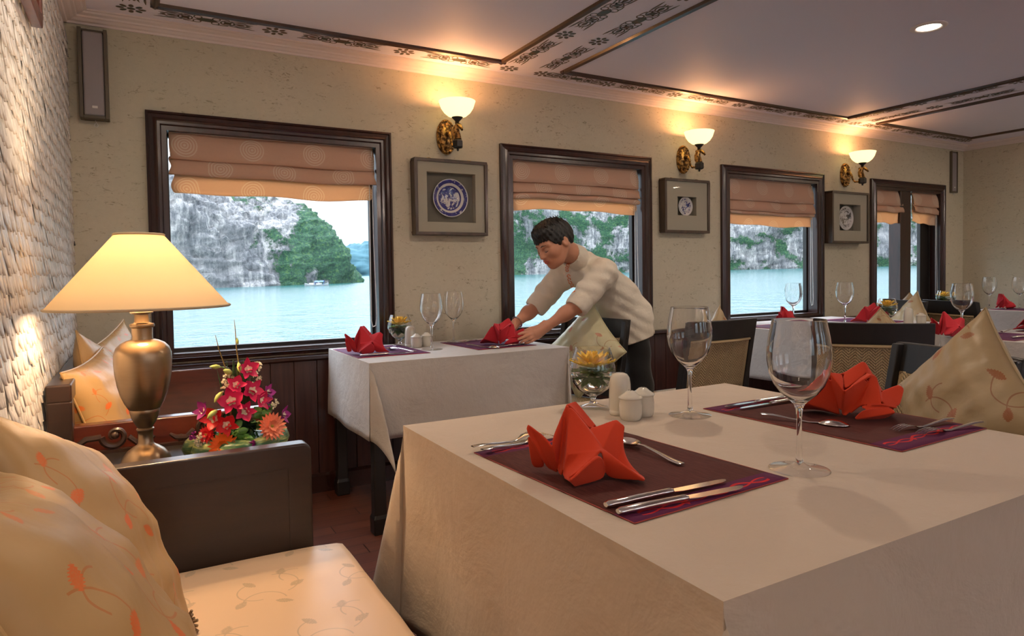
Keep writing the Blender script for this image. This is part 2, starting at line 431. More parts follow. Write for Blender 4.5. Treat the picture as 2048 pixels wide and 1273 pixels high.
# people
m = M['skin'] = Mat('skin', (.56, .26, .16), .48, sss=.08)
m.b.inputs['Subsurface Radius'].default_value = (.012, .005, .003)
m.base(m.mix(m.noise(30, 3), (.52, .235, .145), (.60, .29, .18)))
m = M['hair'] = Mat('hair', (.005, .004, .0035), .5)
m.bump(m.noise(190, 3, .6, stretch=(1, 1, .25)), .8, .004)
M['lips'] = Mat('lips', (.50, .11, .09), .35)
M['eye_dark'] = Mat('eye_dark', (.01, .006, .005), .2)
M['embroidery'] = Mat('embroidery', (.78, .18, .03), .6)
M['steel_strap'] = Mat('steel_strap', (.7, .7, .7), .25, 1.0)

# plants
def plain(name, c, r=.5, **k): M[name] = Mat(name, c, r, **k); return M[name]
plain('petal_yellow', (.95, .60, .03), .45, sss=.05); plain('petal_orange', (.90, .17, .015), .5); plain('petal_coral', (.95, .30, .16), .5)
plain('petal_magenta', (.68, .015, .11), .45); plain('petal_red', (.72, .012, .02), .45); plain('petal_purple', (.36, .02, .25), .5)
plain('petal_white', (.82, .76, .58), .55); plain('leaf_green', (.10, .26, .04), .4); plain('leaf_dark', (.02, .075, .02), .35)
plain('bud_green', (.42, .50, .14), .4); plain('stem_green', (.12, .20, .04), .45); plain('stem_brown', (.16, .11, .03), .6); plain('gerbera_eye', (.45, .35, .05), .6)
m = M['wrap_leaf'] = Mat('wrap_leaf', (.1, .2, .08), .3)
m.base(m.mix(m.noise(20, 3, .5, stretch=(1, 1, 6)).step(.42, .6), (.05, .14, .06), (.42, .46, .16)))

# outdoors
m = M['sea'] = Mat('sea', (.025, .095, .10), .12, spec=.5)
w = m.noise(.35, 5, .6, stretch=(1, .45, 1)); w2 = m.noise(1.6, 4, .6, stretch=(.6, 1.1, 1)); m.bump(w*1.6+w2*.7, .32, .9)
def karst(name, gx, veg_bias):
    m = M[name] = Mat(name, (.4, .4, .38), .9)
    x, y, z = m.xyz()
    st = m.noise(.16, 8, .70, stretch=(1, 1, .16), dist=.5); f = m.noise(.7, 6, .72, stretch=(1, 1, .28))
    big = m.noise(.035, 4, .6)
    rock = m.ramp(st*.6+f*.4, (.38, (.055, .06, .068)), (.47, (.16, .165, .175)), (.54, (.34, .335, .33)), (.60, (.50, .49, .47)), (.68, (.86, .83, .79)))
    rock = m.mix(big.step(.48, .6)*.55, rock, (.16, .165, .17))
    vn = m.noise(.05, 6, .62); fine = m.noise(.9, 5, .7)
    veg = (vn+x*gx+veg_bias+fine*.14).step(.60, .66)
    gcol = m.ramp(m.noise(.7, 6, .72), (.36, (.008, .045, .028)), (.52, (.028, .105, .05)), (.70, (.12, .22, .06)))
    m.base(m.mix(veg, rock, gcol)); m.bump(st*2+f*1.4+fine*1.2*veg, .9, 2.5); return m
karst('karst_a', .0052, -.50)
karst('karst_b', -.0002, .035)
m = M['far_hill'] = Mat('far_hill', (.09, .20, .22), .95)  # distance haze is mixed into this bluish base colour
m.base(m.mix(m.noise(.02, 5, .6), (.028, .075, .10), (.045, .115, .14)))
plain('boat_hull', (.25, .27, .28), .6); plain('boat_blue', (.05, .14, .45), .6); plain('boat_white', (.4, .39, .37), .6)

# blue-and-white plates
def plate_mat(name, r, seed, bands):
    m = M[name] = Mat(name, (.7, .7, .72), .15, coat=.5)
    x, y, z = m.xyz(); d = (x*x+z*z).sqrt()/r
    n = m.noise(2.6/r, 4, .65, stretch=(1, 1, 1), dist=1.0); n2 = m.noise(7/r, 3, .6)
    blue = (.035, .035, .20); white = (.62, .60, .62)
    if bands:
        mid = d.lt(.66)*(1-n.step(.50, .53)) ; rim = d.gt(.80)*(1-n2.step(.60, .64)); ring = (d-.64).abs().lt(.035)
        f = mid.max(rim).max(ring)*(1-d.gt(.985))
    else:
        f = n.step(.50, .55)*d.lt(.84)
    m.base(m.mix(f, white, blue if seed < 3 else (.10, .085, .08)))
plate_mat('plate_willow', .105, 1, True); plate_mat('plate_floral', .064, 2, False); plate_mat('plate_dark', .10, 3, False)
M['mount'] = Mat('mount', (.40, .37, .30), .8); M['mount_back'] = Mat('mount_back', (.17, .155, .125), .85)
M['mount'].bump(M['mount'].noise(300, 2), .2, .001)
M['speaker_grey'] = Mat('speaker_grey', (.30, .27, .28), .55); M['speaker_side'] = Mat('speaker_side', (.10, .08, .05), .5)
# ------------------------------------------------------------------ room shell
XL, XR, YW, YB = -.25, 7.03, 3.5, -3.0
struct(MB().box(XL-.2, XR+.2, YB-.2, YW+.3, -.1, 0).build('floor', M['floor'], smooth=0))
struct(MB().box(XL-.2, XR+.2, YB-.2, YW+.3, CEIL, CEIL+.1).build('ceiling', M['ceiling_paint'], smooth=0))
def wall_with_windows(name, y0, y1):
    b = MB(); zt, zb = 1.835, .735
    b.box(XL-.2, XR+.2, y0, y1, zt, CEIL); b.box(XL-.2, XR+.2, y0, y1, 0, zb)
    e = [XL-.2]+[v for (a, c) in WIN for v in (a+.065, c-.065)]+[XR+.2]
    for i in range(0, len(e), 2): b.box(e[i], e[i+1], y0, y1, zb, zt)
    return struct(b.build(name, M['wallpaper'], smooth=0))
wall_with_windows('wall_window_side', YW, YW+.12)
wall_with_windows('wall_aisle_side', YB-.12, YB)
struct(MB().box(XR, XR+.12, YB, YW, 0, CEIL).build('wall_right', M['wallpaper'], smooth=0))
struct(MB().box(XL-.12, XL-.006, YB, YW, 0, CEIL).build('wall_left', M['shell'], smooth=0))

# shell scales of the left wall: rows of long overlapping capiz flakes
def scales():
    rs = np.random.RandomState(3)
    y0, y1, z0, z1, pw, ph, L = .25, 3.5, .45, 2.25, .030, .046, .098
    T_ = np.linspace(0, 1, 6); Cc = np.array([-1, -.72, 0, .72, 1.])
    wt = np.array([.75, .95, 1.0, .92, .66, .12])
    V = []; F = []; k = 0
    nz = int((z1-z0)/ph); ny = int((y1-y0)/pw)
    base = []
    for t, w in zip(T_, wt):
        for c in Cc: base.append((c*w, t, 1-abs(c)**2))
    base = np.array(base); nb = len(base)
    quads = [(i*5+j, i*5+j+1, (i+1)*5+j+1, (i+1)*5+j) for i in range(5) for j in range(4)]
    for r in range(nz+1):
        for c in range(ny+1):
            if c*pw+y0 < .2: continue
            cy = y0+(c+.5*(r % 2))*pw+rs.uniform(-.0025, .0025); cz = z1-r*ph+rs.uniform(-.004, .004)
            a = rs.uniform(-.09, .09); l = L*rs.uniform(.92, 1.08); hw = pw*.58*rs.uniform(.92, 1.1)
            px = base[:, 0]*hw; pt = base[:, 1]*l
            yy = cy+px*math.cos(a)+pt*math.sin(a); zz = cz-pt*math.cos(a)+px*math.sin(a)
            xx = XL-.006+.0005+base[:, 1]**.8*rs.uniform(.011, .017)+base[:, 2]*.0045+px*rs.uniform(-.12, .12)
            yy = np.minimum(yy, 3.499); zz = np.maximum(zz, .3)
            V.append(np.stack([xx, yy, zz], 1)); F += [[q+k for q in f] for f in quads]; k += nb
    V = np.concatenate(V)
    me = bpy.data.meshes.new('wall_left_scales'); me.from_pydata(V.tolist(), [], F); me.materials.append(M['shell'].m)
    me.shade_smooth()
    rim = np.maximum(np.abs(np.tile(Cc, 6)), np.repeat((T_ >= .99).astype(float), 5)); rim[:10] *= .3
    at_ = me.attributes.new('rim', 'FLOAT', 'POINT'); at_.data.foreach_set('value', np.tile(rim, len(V)//nb).astype(np.float32))
    o = bpy.data.objects.new('trim_1', me); COL.objects.link(o); return struct(o)
scales()

# cornice: stepped plaster moulding along the walls
def cornice():
    prof = [(0, 2.245), (.012, 2.245), (.016, 2.252), (.030, 2.256), (.040, 2.264), (.050, 2.266), (.054, 2.272), (.074, 2.277), (.080, 2.283), (.090, 2.285), (.092, 2.2905), (0, 2.2905)]
    b = MB()
    b.prism([(YW-o, z) for o, z in prof], XL, XR, 'x')
    b.prism([(XR-o, z) for o, z in prof], YB, YW, 'y')
    b.prism([(XL+o, z) for o, z in prof], YB, YW, 'y')
    b.prism([(YB+o, z) for o, z in prof], XL, XR, 'x')
    struct(b.build('trim_2', M['cornice_paint'], smooth=0))
cornice()
# dark wooden mouldings framing the ceiling panels
PAN = [(-3.2, -.30), (.097, 1.777), (2.184, 4.808), (5.217, 6.588)]
def mouldings():
    b = MB(); w, d = .026, .016
    prof = [(-.018, 0), (-.013, -.012), (0, -.018), (.013, -.012), (.018, 0)]
    y1 = 3.225
    for (x0, x1) in PAN[1:]:
        b.prism([(y1+o, CEIL+h) for o, h in prof], x0-.018, x1+.018, 'x')
        for x in (x0, x1): b.prism([(x+o, CEIL+h) for o, h in prof], -2.7, y1+.018, 'y')
        b.prism([(-2.7+o, CEIL+h) for o, h in prof], x0-.018, x1+.018, 'x')
    struct(b.build('trim_3', M['ceiling_wood'], smooth=30))
mouldings()

# painted stencil frieze on the ceiling (thin inlay)
def stencils():
    b = MB(); z = CEIL-.0012
    def ribbon(pts, w, M_):
        pts = [Vector((p[0], p[1], 0)) for p in pts]; L = []; R_ = []
        for i, p in enumerate(pts):
            t = pts[min(i+1, len(pts)-1)]-pts[max(i-1, 0)]; t.normalize(); n = Vector((-t.y, t.x, 0)); ww = (w[i] if isinstance(w, list) else w)*1.1
            L.append(p+n*ww); R_.append(p-n*ww)
        b.rings([L, R_], False, False, 0, M_)
    def blob(c, rx, ry, M_, n=12, a=0, cut=0):
        b.add([(c[0]+rx*math.cos(q)*math.cos(a)-ry*math.sin(q)*math.sin(a), c[1]+rx*math.cos(q)*math.sin(a)+ry*math.sin(q)*math.cos(a), 0) for q in [2*PI*i/n for i in range(n)]], [tuple(range(n))], 0, M_)
    def circ(cx, cy, r, a0, a1, n=9): return [(cx+r*math.cos(a0+(a1-a0)*i/n), cy+r*math.sin(a0+(a1-a0)*i/n)) for i in range(n+1)]
    def motif(M_):           # runs along local x, 0.46 long, 0.09 wide
        for s in (-1, 1):
            ribbon(circ(s*.092, 0, .030, 0, 2*PI, 18), .0032, M_); blob((s*.092, 0), .017, .017, M_)
            for t in (-1, 1):
                ribbon([(s*.222, t*.043), (s*.19, t*.040), (s*.14, t*.037), (s*.105, t*.031)], [.0012, .0042, .0040, .0022], M_)
                ribbon(circ(s*.040, t*.027, .017, 0, 2*PI, 12), .0028, M_)
                ribbon([(s*.120, t*.012), (s*.140, t*.024), (s*.165, t*.024), (s*.180, t*.012), (s*.205, t*.020)], [.002, .0045, .004, .0045, .001], M_)
                ribbon([(s*.052, t*.042), (s*.075, t*.043), (s*.098, t*.036)], .0028, M_)
                for q in range(4): blob((s*(.092+.019*math.cos(q*PI/2+.78)), .019*math.sin(q*PI/2+.78)), .007, .005, M_, 8)
            blob((s*.150, 0), .020, .011, M_); blob((s*.185, 0), .012, .006, M_)
            ribbon([(s*.118, 0), (s*.14, 0)], .004, M_)
        b.add([(-.050, 0, 0), (-.020, .022, 0), (.020, .022, 0), (.050, 0, 0), (.020, -.022, 0), (-.020, -.022, 0)], [(0, 1, 2, 3, 4, 5)], 0, M_)
    def flower(M_):
        for i in range(8):
            a = i*PI/4; blob((.042*math.cos(a), .034*math.sin(a)), .0165, .0105, M_, 8, a)
        blob((0, 0), .017, .013, M_)
    P = lambda x, y, a: T(x, y, z) @ RZ(a)
    Y = 3.318
    for i, x in enumerate((.008, .60, 1.245, 1.874, 2.098, 2.572, 3.125, 3.735, 4.32, 4.896, 5.057, 5.644, 6.256, 6.72)):
        flower(P(x, Y+.005, 0))
    for x in (.305, .92, 1.56, 2.335, 2.85, 3.43, 4.03, 4.61, 5.35, 5.95, 6.49): motif(P(x, Y, 0) @ Matrix.Scale(.95, 4))
    for k, (xa, xb) in enumerate(((1.862, 2.065), (4.895, 5.10))):
        for x in (xa, xb):
            y = 2.735
            motif(P(x, 3.03, PI/2) @ Matrix.Scale(.95, 4))
            while y > -2.6:
                flower(P(x, y, PI/2)); motif(P(x, y-.31, PI/2)); y -= .62
    for x in (-.05, .0): pass
    y = 2.735
    motif(P(.02, 3.03, PI/2))
    while y > 0: flower(P(.02, y, PI/2)); y -= .62
    struct(b.build('trim_4', M['stencil'], smooth=0, merge=False))
stencils()

# wainscot boards, cap rail and skirting along the window wall and the right wall
def wainscot():
    b = MB(); r = random.Random(2)
    x = XL
    while x < XR:
        w = r.choice((.085, .10, .115)); x2 = min(x+w, XR)
        b.box(x+.0012, x2-.0012, YW-.014-r.uniform(0, .0015), YW+.001, .08, .70); x = x2
    y = YW-.014
    while y > YB:
        b.box(XR-.014, XR+.001, max(y-.1, YB)+.0012, y-.0012, .08, .70); y -= .1
    struct(b.build('trim_5', M['wainscot'], smooth=0, bevel=.002, seg=1))
    c = MB()
    c.prism([(YW-.03, .690), (YW-.042, .700), (YW-.042, .716), (YW-.032, .722), (YW+.001, .722), (YW+.001, .69)], XL, XR, 'x')
    c.prism([(XR-.03, .690), (XR-.042, .700), (XR-.042, .716), (XR-.032, .722), (XR+.001, .722), (XR+.001, .69)], YB, YW, 'y')
    struct(c.build('trim_6', M['mahogany_x'], smooth=30))
    s = MB(); s.prism([(YW-.024, 0), (YW-.024, .085), (YW-.016, .10), (YW+.001, .10), (YW+.001, 0)], XL, XR, 'x')
    struct(s.build('baseboard_window_side', M['mahogany_x'], smooth=0))
    s = MB(); s.prism([(XR-.024, 0), (XR-.024, .085), (XR-.016, .10), (XR+.001, .10), (XR+.001, 0)], YB, YW, 'y')
    struct(s.build('baseboard_right', M['mahogany_x'], smooth=0))
wainscot()

# windows: stepped mahogany casing, deep reveal, pane
def window(n, x0, x1, mull=None, yw=YW, out=1):
    root = empty('window_%d' % n, ((x0+x1)/2, yw, .72)); root['kind'] = 'structure'
    cx = (x0+x1)/2; hw = (x1-x0)/2; zt, zb = 1.897-.72, 0.0
    prof = [(0, 0), (0, .020), (.010, .024), (.014, .018), (.030, .022), (.040, .030), (.046, .024), (.058, .024), (.064, .014), (.085, .014), (.085, -.11)]   # inset from outer edge, height toward the room
    R = []
    for ins, hgt in prof:
        y = -out*hgt
        R.append([(-hw+ins, y, zb+.01+ins*.45), (hw-ins, y, zb+.01+ins*.45), (hw-ins, y, zt-ins), (-hw+ins, y, zt-ins)])
    b = MB(); b.rings(R, True, False)
    b.build('window_frame', M['mahogany'], root, smooth=0)
    # sash around the glass
    s = MB(); i0 = .078; fw = .022; yg = out*.095
    a0, a1, c0, c1 = -hw+i0, hw-i0, .045, zt-i0
    for bx in ((a0, a1, c0, c0+fw), (a0, a1, c1-fw, c1), (a0, a0+fw*.7, c0, c1), (a1-fw*.9, a1, c0, c1)):
        s.box(bx[0], bx[1], yg-.018, yg+.018, bx[2], bx[3])
    s.build('sash', M['black_wood'], root, smooth=0, bevel=.003)
    MB().box(a0, a1, yg-.002, yg+.002, c0, c1).build('pane', M['pane'], root, smooth=0)
    if mull:
        m0, m1 = mull[0]-cx, mull[1]-cx
        MB().box(m0, m1, out*-.0, out*.11, .03, zt-.08).build('mullion', M['mahogany'], root, smooth=0, bevel=.004)
        MB().box(mull[2]-cx, a1, out*.085, out*.115, .03, zt-.08).build('side_panel', M['black_wood'], root, smooth=0)
for i, (x0, x1) in enumerate(WIN):
    window(i+1, x0, x1, (5.99, 6.15, 6.45) if i == 3 else None)
for i, (x0, x1) in enumerate(WIN): window(i+5, x0, x1, None, YB, -1)

# downlight fixtures: only the one in view needs its ring and lens
for (x, y) in DOWN:
    t = empty('recessed_downlight', (x, y, CEIL), 0, 'round white recessed downlight glowing in the ceiling panel' if (x, y) == (3.376, 1.84) else 'round recessed downlight in the ceiling outside the view', 'ceiling light', None if (x, y) == (3.376, 1.84) else 'ceiling downlights outside the view')
    b = MB(); b.rings([[(r*math.cos(2*PI*j/40), r*math.sin(2*PI*j/40), z) for j in range(40)] for r, z in ((.078, 0), (.080, -.004), (.074, -.008), (.060, -.009), (.052, -.004), (.050, .0))], True, False)
    b.build('trim_ring', M['cornice_paint'], t)
    MB().lathe([(.0, -.0055), (.050, -.0055), (.050, -.002), (0, -.002)], 32, caps=False).build('lens', M['downlight_glow'], t)
# ------------------------------------------------------------------ the bay outside
# the boat heels a little, so sea and cliffs stand in a frame tilted against the room
def ray(px, py):
    d = cf+cr*((px-1024)/1328.44)-cu*((py-590.09)/1328.44); return d.normalized()
d1 = ray(715, 548.5); d2 = ray(1743, 523)
up = d2.cross(d1).normalized()
if up.z < 0: up = -up
ex = Vector((1, 0, 0)); ex = (ex-up*ex.dot(up)).normalized(); ey = up.cross(ex)
EXT = Matrix(((ex.x, ey.x, up.x, 0), (ex.y, ey.y, up.y, 0), (ex.z, ey.z, up.z, CAM_H), (0, 0, 0, 1)))
SEA = -4.6            # below the eye
struct(MB().add([(-3000, 3.8, SEA), (4500, 3.8, SEA), (4500, 5000, SEA), (-3000, 5000, SEA)], [(0, 1, 2, 3)], 0, EXT).build('sea', M['sea'], smooth=0))
def karst_island(name, mat, cx, cy, rx, ry, hgt, seed, label, rot=0.0, slope=0.0, n=200, m=90, amp=.10, prof=.42, tag_it=True):
    """steep limestone dome: noise-displaced superellipsoid standing in the sea"""
    V = []; F = []
    for i in range(m+1):
        t = i/m
        for j in range(n):
            a = 2*PI*j/n
            c, s = math.cos(a), math.sin(a)
            k = (abs(c)**2.6+abs(s)**2.6)**(-1/2.6)
            rr = k*(1-t**2.6)**(prof+slope*max(0, c)**1.5) if t < 1 else 0
            x, y, z = c*rr*rx, s*rr*ry, hgt*t
            q = Vector((x/38+seed, y/38, z/38)); d = noise.fractal(q, 1.0, 2.1, 5)
            d2 = noise.fractal(Vector((x/9+seed, y/9, z/20)), 1.0, 2.1, 4)
            d3 = noise.fractal(Vector((x/3.2, y/3.2+seed, z/3.2)), .9, 2.1, 3)
            g = 1+amp*(d*1.7+d2*.5)
            V.append((x*g+d3*1.6*c, y*g+d3*1.6*s, z*(1+.16*d*min(1, t*3))+d3*1.5*min(1, t*8)-1.5))
    for i in range(m):
        for j in range(n): F.append((i*n+j, i*n+(j+1) % n, (i+1)*n+(j+1) % n, (i+1)*n+j))
    b = MB(); b.add(V, F)
    o = b.build(name, mat, smooth=60, merge=False)
    o.matrix_world = EXT @ T(cx, cy, SEA) @ RZ(rot)
    return tag(o, label, 'island')
def at(px, dist):      # ground point in the tilted frame under an image column
    d = EXT.inverted().to_3x3() @ ray(px, 540); k = dist/math.hypot(d.x, d.y); return d.x*k, d.y*k
x, y = at(706, 400); karst_island('karst_island', M['karst_a'], x-153, y, 150, 70, 76, 3.1, 'steep grey limestone cliff with a green wooded shoulder, behind the nearest window', 0, 1.05, 330, 130, .05, .30)
x, y = at(1350, 640); karst_island('karst_island', M['karst_b'], x+40, y+40, 290, 80, 120, 9.4, 'long wooded limestone ridge seen behind the waiter and the farther windows', -.77, 0, 420, 90, .05, .30)
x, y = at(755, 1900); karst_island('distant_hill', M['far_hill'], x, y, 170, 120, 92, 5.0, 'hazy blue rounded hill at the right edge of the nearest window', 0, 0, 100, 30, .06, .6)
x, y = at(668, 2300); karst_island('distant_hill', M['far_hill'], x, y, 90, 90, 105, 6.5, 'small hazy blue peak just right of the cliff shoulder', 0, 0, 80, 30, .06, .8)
# sampan moored under the cliff
x, y = at(632, 290)
bt = empty('fishing_boat', (0, 0, 0), 0, 'small sampan with a blue awning moored below the limestone cliff', 'boat'); bt.matrix_world = EXT @ T(x, y, SEA) @ RZ(-.5)
R = []
for i in range(9):
    s = i/8*2-1; w = 1.0*(1-abs(s)**2.4)+.05; k = .5+.9*s*s
    R.append([(s*5, -w, k), (s*5, -w*.7, .0), (s*5, 0, -.25), (s*5, w*.7, .0), (s*5, w, k), (s*5, 0, k-.2)])
MB().rings(R).build('hull', M['boat_hull'], bt)
b = MB(); b.rings([[(xx, -1.1, 1.75), (xx, -.5, 2.2), (xx, .5, 2.2), (xx, 1.1, 1.75), (xx, .5, 2.1), (xx, -.5, 2.1)] for xx in (-.5, 1, 3.2)])
for xx in (-.4, 3.1):
    for yy in (-1, 1): b.tube([(xx, yy, .4), (xx, yy, 1.8)], .05, 5)
b.build('awning', M['boat_blue'], bt)
MB().box(-3, -1, -.6, .6, .5, 1.3).box(0, 2.2, -.6, .6, .4, 1.2).build('cargo', M['boat_white'], bt, bevel=.1)
# ------------------------------------------------------------------ roman blinds
def blind(x0, x1, folds, zbot, label, lean=0.0, seed=0, zt=1.815):
    """folds: [(z, ...)] lower edges of the stacked folds; then the flat tail down to zbot"""
    y = YW+.032; cx = (x0+x1)/2; w = x1-x0; r = random.Random(seed)
    root = empty('roman_blind', (cx, y, 0), 0, label, 'blind', None)
    # profile in (depth toward room, z, cloth length): big soft folds that bulge out and tuck back
    P = []
    def seg(d0, z0, d1, z1, n=6, bul=0.0):
        for i in range(n):
            t = i/n; P.append((d0+(d1-d0)*t+bul*math.sin(PI*t), z0+(z1-z0)*t))
    zs = [zt]+list(folds)
    P = [(0.0, zt)]
    for k in range(len(folds)):
        z0, z1 = zs[k], zs[k+1]; out = .030+.008*(k > 0)
        seg(.004 if k == 0 else .012, z0, out, z1+.006, 7, .010)
        P.append((out+.003, z1)); P.append((out-.004, z1-.005)); P.append((.014, z1+.008))
    P.append((.012, folds[-1]+.002))
    tail0 = len(P)
    seg(.012, folds[-1]-.001, .008, zbot, 5)
    P.append((.008, zbot)); P.append((.005, zbot-.006))
    L = [0]
    for i in range(1, len(P)): L.append(L[-1]+math.hypot(P[i][0]-P[i-1][0], P[i][1]-P[i-1][1]))
    n = 26; V = []; UV = []; F = []
    ph = r.uniform(0, 6)
    for i, (d, z) in enumerate(P):
        t = i/len(P)
        for j in range(n+1):
            s = j/n; sag = .006*math.sin(s*5+ph)*t+.004*math.sin(s*13+ph*2)*t
            insx = .010*math.sin(i*.9+ph)*t+(.012 if i >= tail0 else 0)
            X = -w/2+insx+(w-2*insx)*s
            V.append((X, -d-.004*math.sin(s*9+i*.3+ph), z+sag*1.2+lean*(s-.5)*t)); UV.append((s*w, L[i]))
    for i in range(len(P)-1):
        for j in range(n):
            a = i*(n+1)+j; F.append((a, a+1, a+n+2, a+n+1))
    b = MB(); b.add(V, F, 0, None, UV); b.build('fabric', M['blind'], root, smooth=80, merge=False, solid=.0012)
    MB().box(-w/2+.02, w/2-.02, .002, .004, folds[-1]-.002, zt-.004).build('fold_light_block', M['shade_tape'], root, smooth=0)  # added hidden strip that keeps daylight from glowing through the folds
    MB().box(-w/2, w/2, -.012, .012, zt-.004, zt+.016).build('headrail', M['white_plastic'], root, smooth=0)
    c = MB()
    xx = w/2-.012; cz = r.uniform(.80, .86)
    pts = [(xx, -.02, zt-.02), (xx+.002, -.022, 1.3), (xx+.010, -.024, cz+.05), (xx+.002, -.026, cz), (xx-.014, -.026, cz-.006), (xx-.022, -.026, cz+.03), (xx-.018, -.022, 1.25), (xx-.014, -.02, zt-.02)]
    q = []
    for i in range(len(pts)-1):
        for k in range(4): q.append(Vector(pts[i]).lerp(Vector(pts[i+1]), k/4))
    c.tube(q, .0022, 6); c.build('cord', M['white_plastic'], root)
blind(.145, 1.130, (1.688, 1.612), 1.530, 'peach roman blind with ring pattern in the nearest window', .012, 1)
blind(1.985, 2.965, (1.684, 1.622, 1.586), 1.520, 'peach roman blind in the window behind the waiter', .002, 2)
blind(3.822, 4.790, (1.652, 1.572, 1.548), 1.470, 'peach roman blind in the window between the two smaller framed plates', -.004, 3)
blind(5.622, 6.030, (1.682, 1.624), 1.530, 'narrow roman blind left of the post in the farthest window', 0, 4)
blind(6.200, 6.600, (1.690, 1.628), 1.535, 'narrow roman blind right of the post in the farthest window, hanging crooked', -.05, 5)

# ------------------------------------------------------------------ shadow boxes with plates
def shadow_box(x0, x1, z0, z1, dep, mr, plate_r, pmat, label, box_rim=.018):
    cx = (x0+x1)/2; cz = (z0+z1)/2; w = (x1-x0)/2; hh = (z1-z0)/2
    t = empty('shadow_box_frame', (cx, YW, cz), 0, label, 'picture frame')
    b = MB(); f = box_rim
    for (a0, a1, c0, c1) in ((-w, w, -hh, -hh+f), (-w, w, hh-f, hh), (-w, -w+f, -hh+f, hh-f), (w-f, w, -hh+f, hh-f)): b.box(a0, a1, -dep, 0, c0, c1)
    b.build('frame', M['frame_wood'], t, smooth=0, bevel=.003)
    mx0, mx1, mz0, mz1 = -w+mr, w-mr, -hh+mr, hh-mr; y0, y1 = -dep+.010, -dep+.016
    b = MB(); i = f-.001
    for (a0, a1, c0, c1) in ((-w+i, w-i, -hh+i, mz0), (-w+i, w-i, mz1, hh-i), (-w+i, mx0, mz0, mz1), (mx1, w-i, mz0, mz1)): b.box(a0, a1, y0, y1, c0, c1)
    for (a0, a1, c0, c1) in ((mx0, mx1, mz0, mz0+.004), (mx0, mx1, mz1-.004, mz1), (mx0, mx0+.004, mz0, mz1), (mx1-.004, mx1, mz0, mz1)): b.box(a0, a1, y0, -.010, c0, c1)
    b.build('mount', M['mount'], t, smooth=0)
    MB().box(mx0, mx1, -.010, -.004, mz0, mz1).build('backing', M['mount_back'], t, smooth=0)
    MB().add([(-w+f, -dep+.006, -hh+f), (w-f, -dep+.006, -hh+f), (w-f, -dep+.006, hh-f), (-w+f, -dep+.006, hh-f)], [(0, 1, 2, 3)]).build('glazing', M['pane'], t, smooth=0)
    r = plate_r
    p = MB(); p.lathe([(0, .006), (r*.55, .006), (r*.62, .008), (r*.70, .016), (r, .026), (r*1.0, .023), (r*.72, .010), (r*.60, .0), (0, .0)], 56, caps=False, M=RX(PI/2))
    p.build('plate', pmat, t, smooth=50, loc=(0, -.012, (0)))
    for s in (-.28, .28):
        MB().box(s*w*2-.010, s*w*2+.010, -dep*.45, -.002, hh, hh+.008).build('hanger', M['antique_gold'], t, smooth=0)
shadow_box(1.336, 1.783, 1.344, 1.770, .062, .070, .108, M['plate_willow'], 'large shadow box with a blue willow-pattern plate, left of the waiter')
shadow_box(3.142, 3.562, 1.388, 1.762, .062, .118, .066, M['plate_floral'], 'shadow box with a small blue floral plate, between waiter and third window')
shadow_box(4.905, 5.390, 1.332, 1.756, .085, .10, .100, M['plate_dark'], 'shadow box with a dark swirl patterned plate beside the farthest window')

# ------------------------------------------------------------------ wall sconces
def make_sconce():
    t = empty('wall_sconce', (0, 0, 0)); t['category'] = 'wall lamp'; t['group'] = 'brass wall sconces between the windows'
    # origin on the wall, z=0 at the backplate centre
    def oval(rx, rz, y, n=40): return [(rx*math.cos(2*PI*i/n), y, rz*math.sin(2*PI*i/n)) for i in range(n)]
    b = MB(); b.rings([oval(.058, .098, 0), oval(.060, .100, -.010), oval(.054, .092, -.020), oval(.044, .078, -.018), oval(.040, .072, -.024), oval(.030, .055, -.030), oval(.012, .02, -.034), oval(.001, .002, -.035)], True, False)
    for i in range(30):
        a = 2*PI*i/30; b.ball((.052*math.cos(a), -.020, .089*math.sin(a)), .0052, 6, 4, sq=(1, .8, 1.3))
    b.build('backplate', M['antique_gold'], t, smooth=50)
    a = MB(); a.tube([(0, -.03, .012), (0, -.055, .008), (0, -.068, -.015), (0, -.075, -.045), (0, -.095, -.068), (0, -.125, -.070), (0, -.160, -.062)], [.012, .011, .008, .007, .007, .008, .010], 10)
    a.ball((0, -.045, .012), .016, 10, 6); a.build('arm', M['antique_gold'], t)
    # carved horse bust on a tapered block
    hB = MB()
    hB.lathe([(.004, -.105), (.008, -.098), (.006, -.092), (.026, -.088), (.030, -.082), (.030, -.050), (.024, -.044), (.018, -.040)], 6, (0, -.160, 0))
    hB.build('plinth', M['dark_metal'], t, smooth=20)
    f = MB()
    f.tube([(0, -.160, -.045), (-.002, -.150, -.020), (-.004, -.146, .005), (0, -.152, .028), (.004, -.164, .038), (.006, -.180, .030), (.006, -.198, .012), (.006, -.206, .002)], [.022, .024, .021, .017, .015, .012, .009, .006], 10)
    for s in (-.008, .010): f.tube([(s, -.158, .040), (s*1.3, -.154, .056)], [.005, .0015], 6)
    for i in range(6): f.ball((0, -.138+.001*i, -.012+i*.010), .008, 6, 4)
    f.build('horse_figure', M['antique_gold'], t)
    MB().lathe([(.006, .040), (.008, .052), (.014, .060), (.026, .072), (.032, .080), (.030, .082), (.0, .080)], 24, (0, -.160, 0)).build('cup', M['dark_metal'], t)
    g = MB(); pr = [(.028, .078), (.050, .086), (.072, .104), (.088, .128), (.098, .158), (.101, .166), (.098, .167), (.094, .158), (.083, .130), (.068, .108), (.048, .091), (.026, .083)]
    g.lathe(pr, 48, (0, -.160, 0), caps=False); g.build('glass_bowl', M['sconce_glass'], t)
    MB().ball((0, -.160, .118), .018, 12, 8).build('bulb', M['bulb'], t)
    return t
sp = make_sconce(); u = []
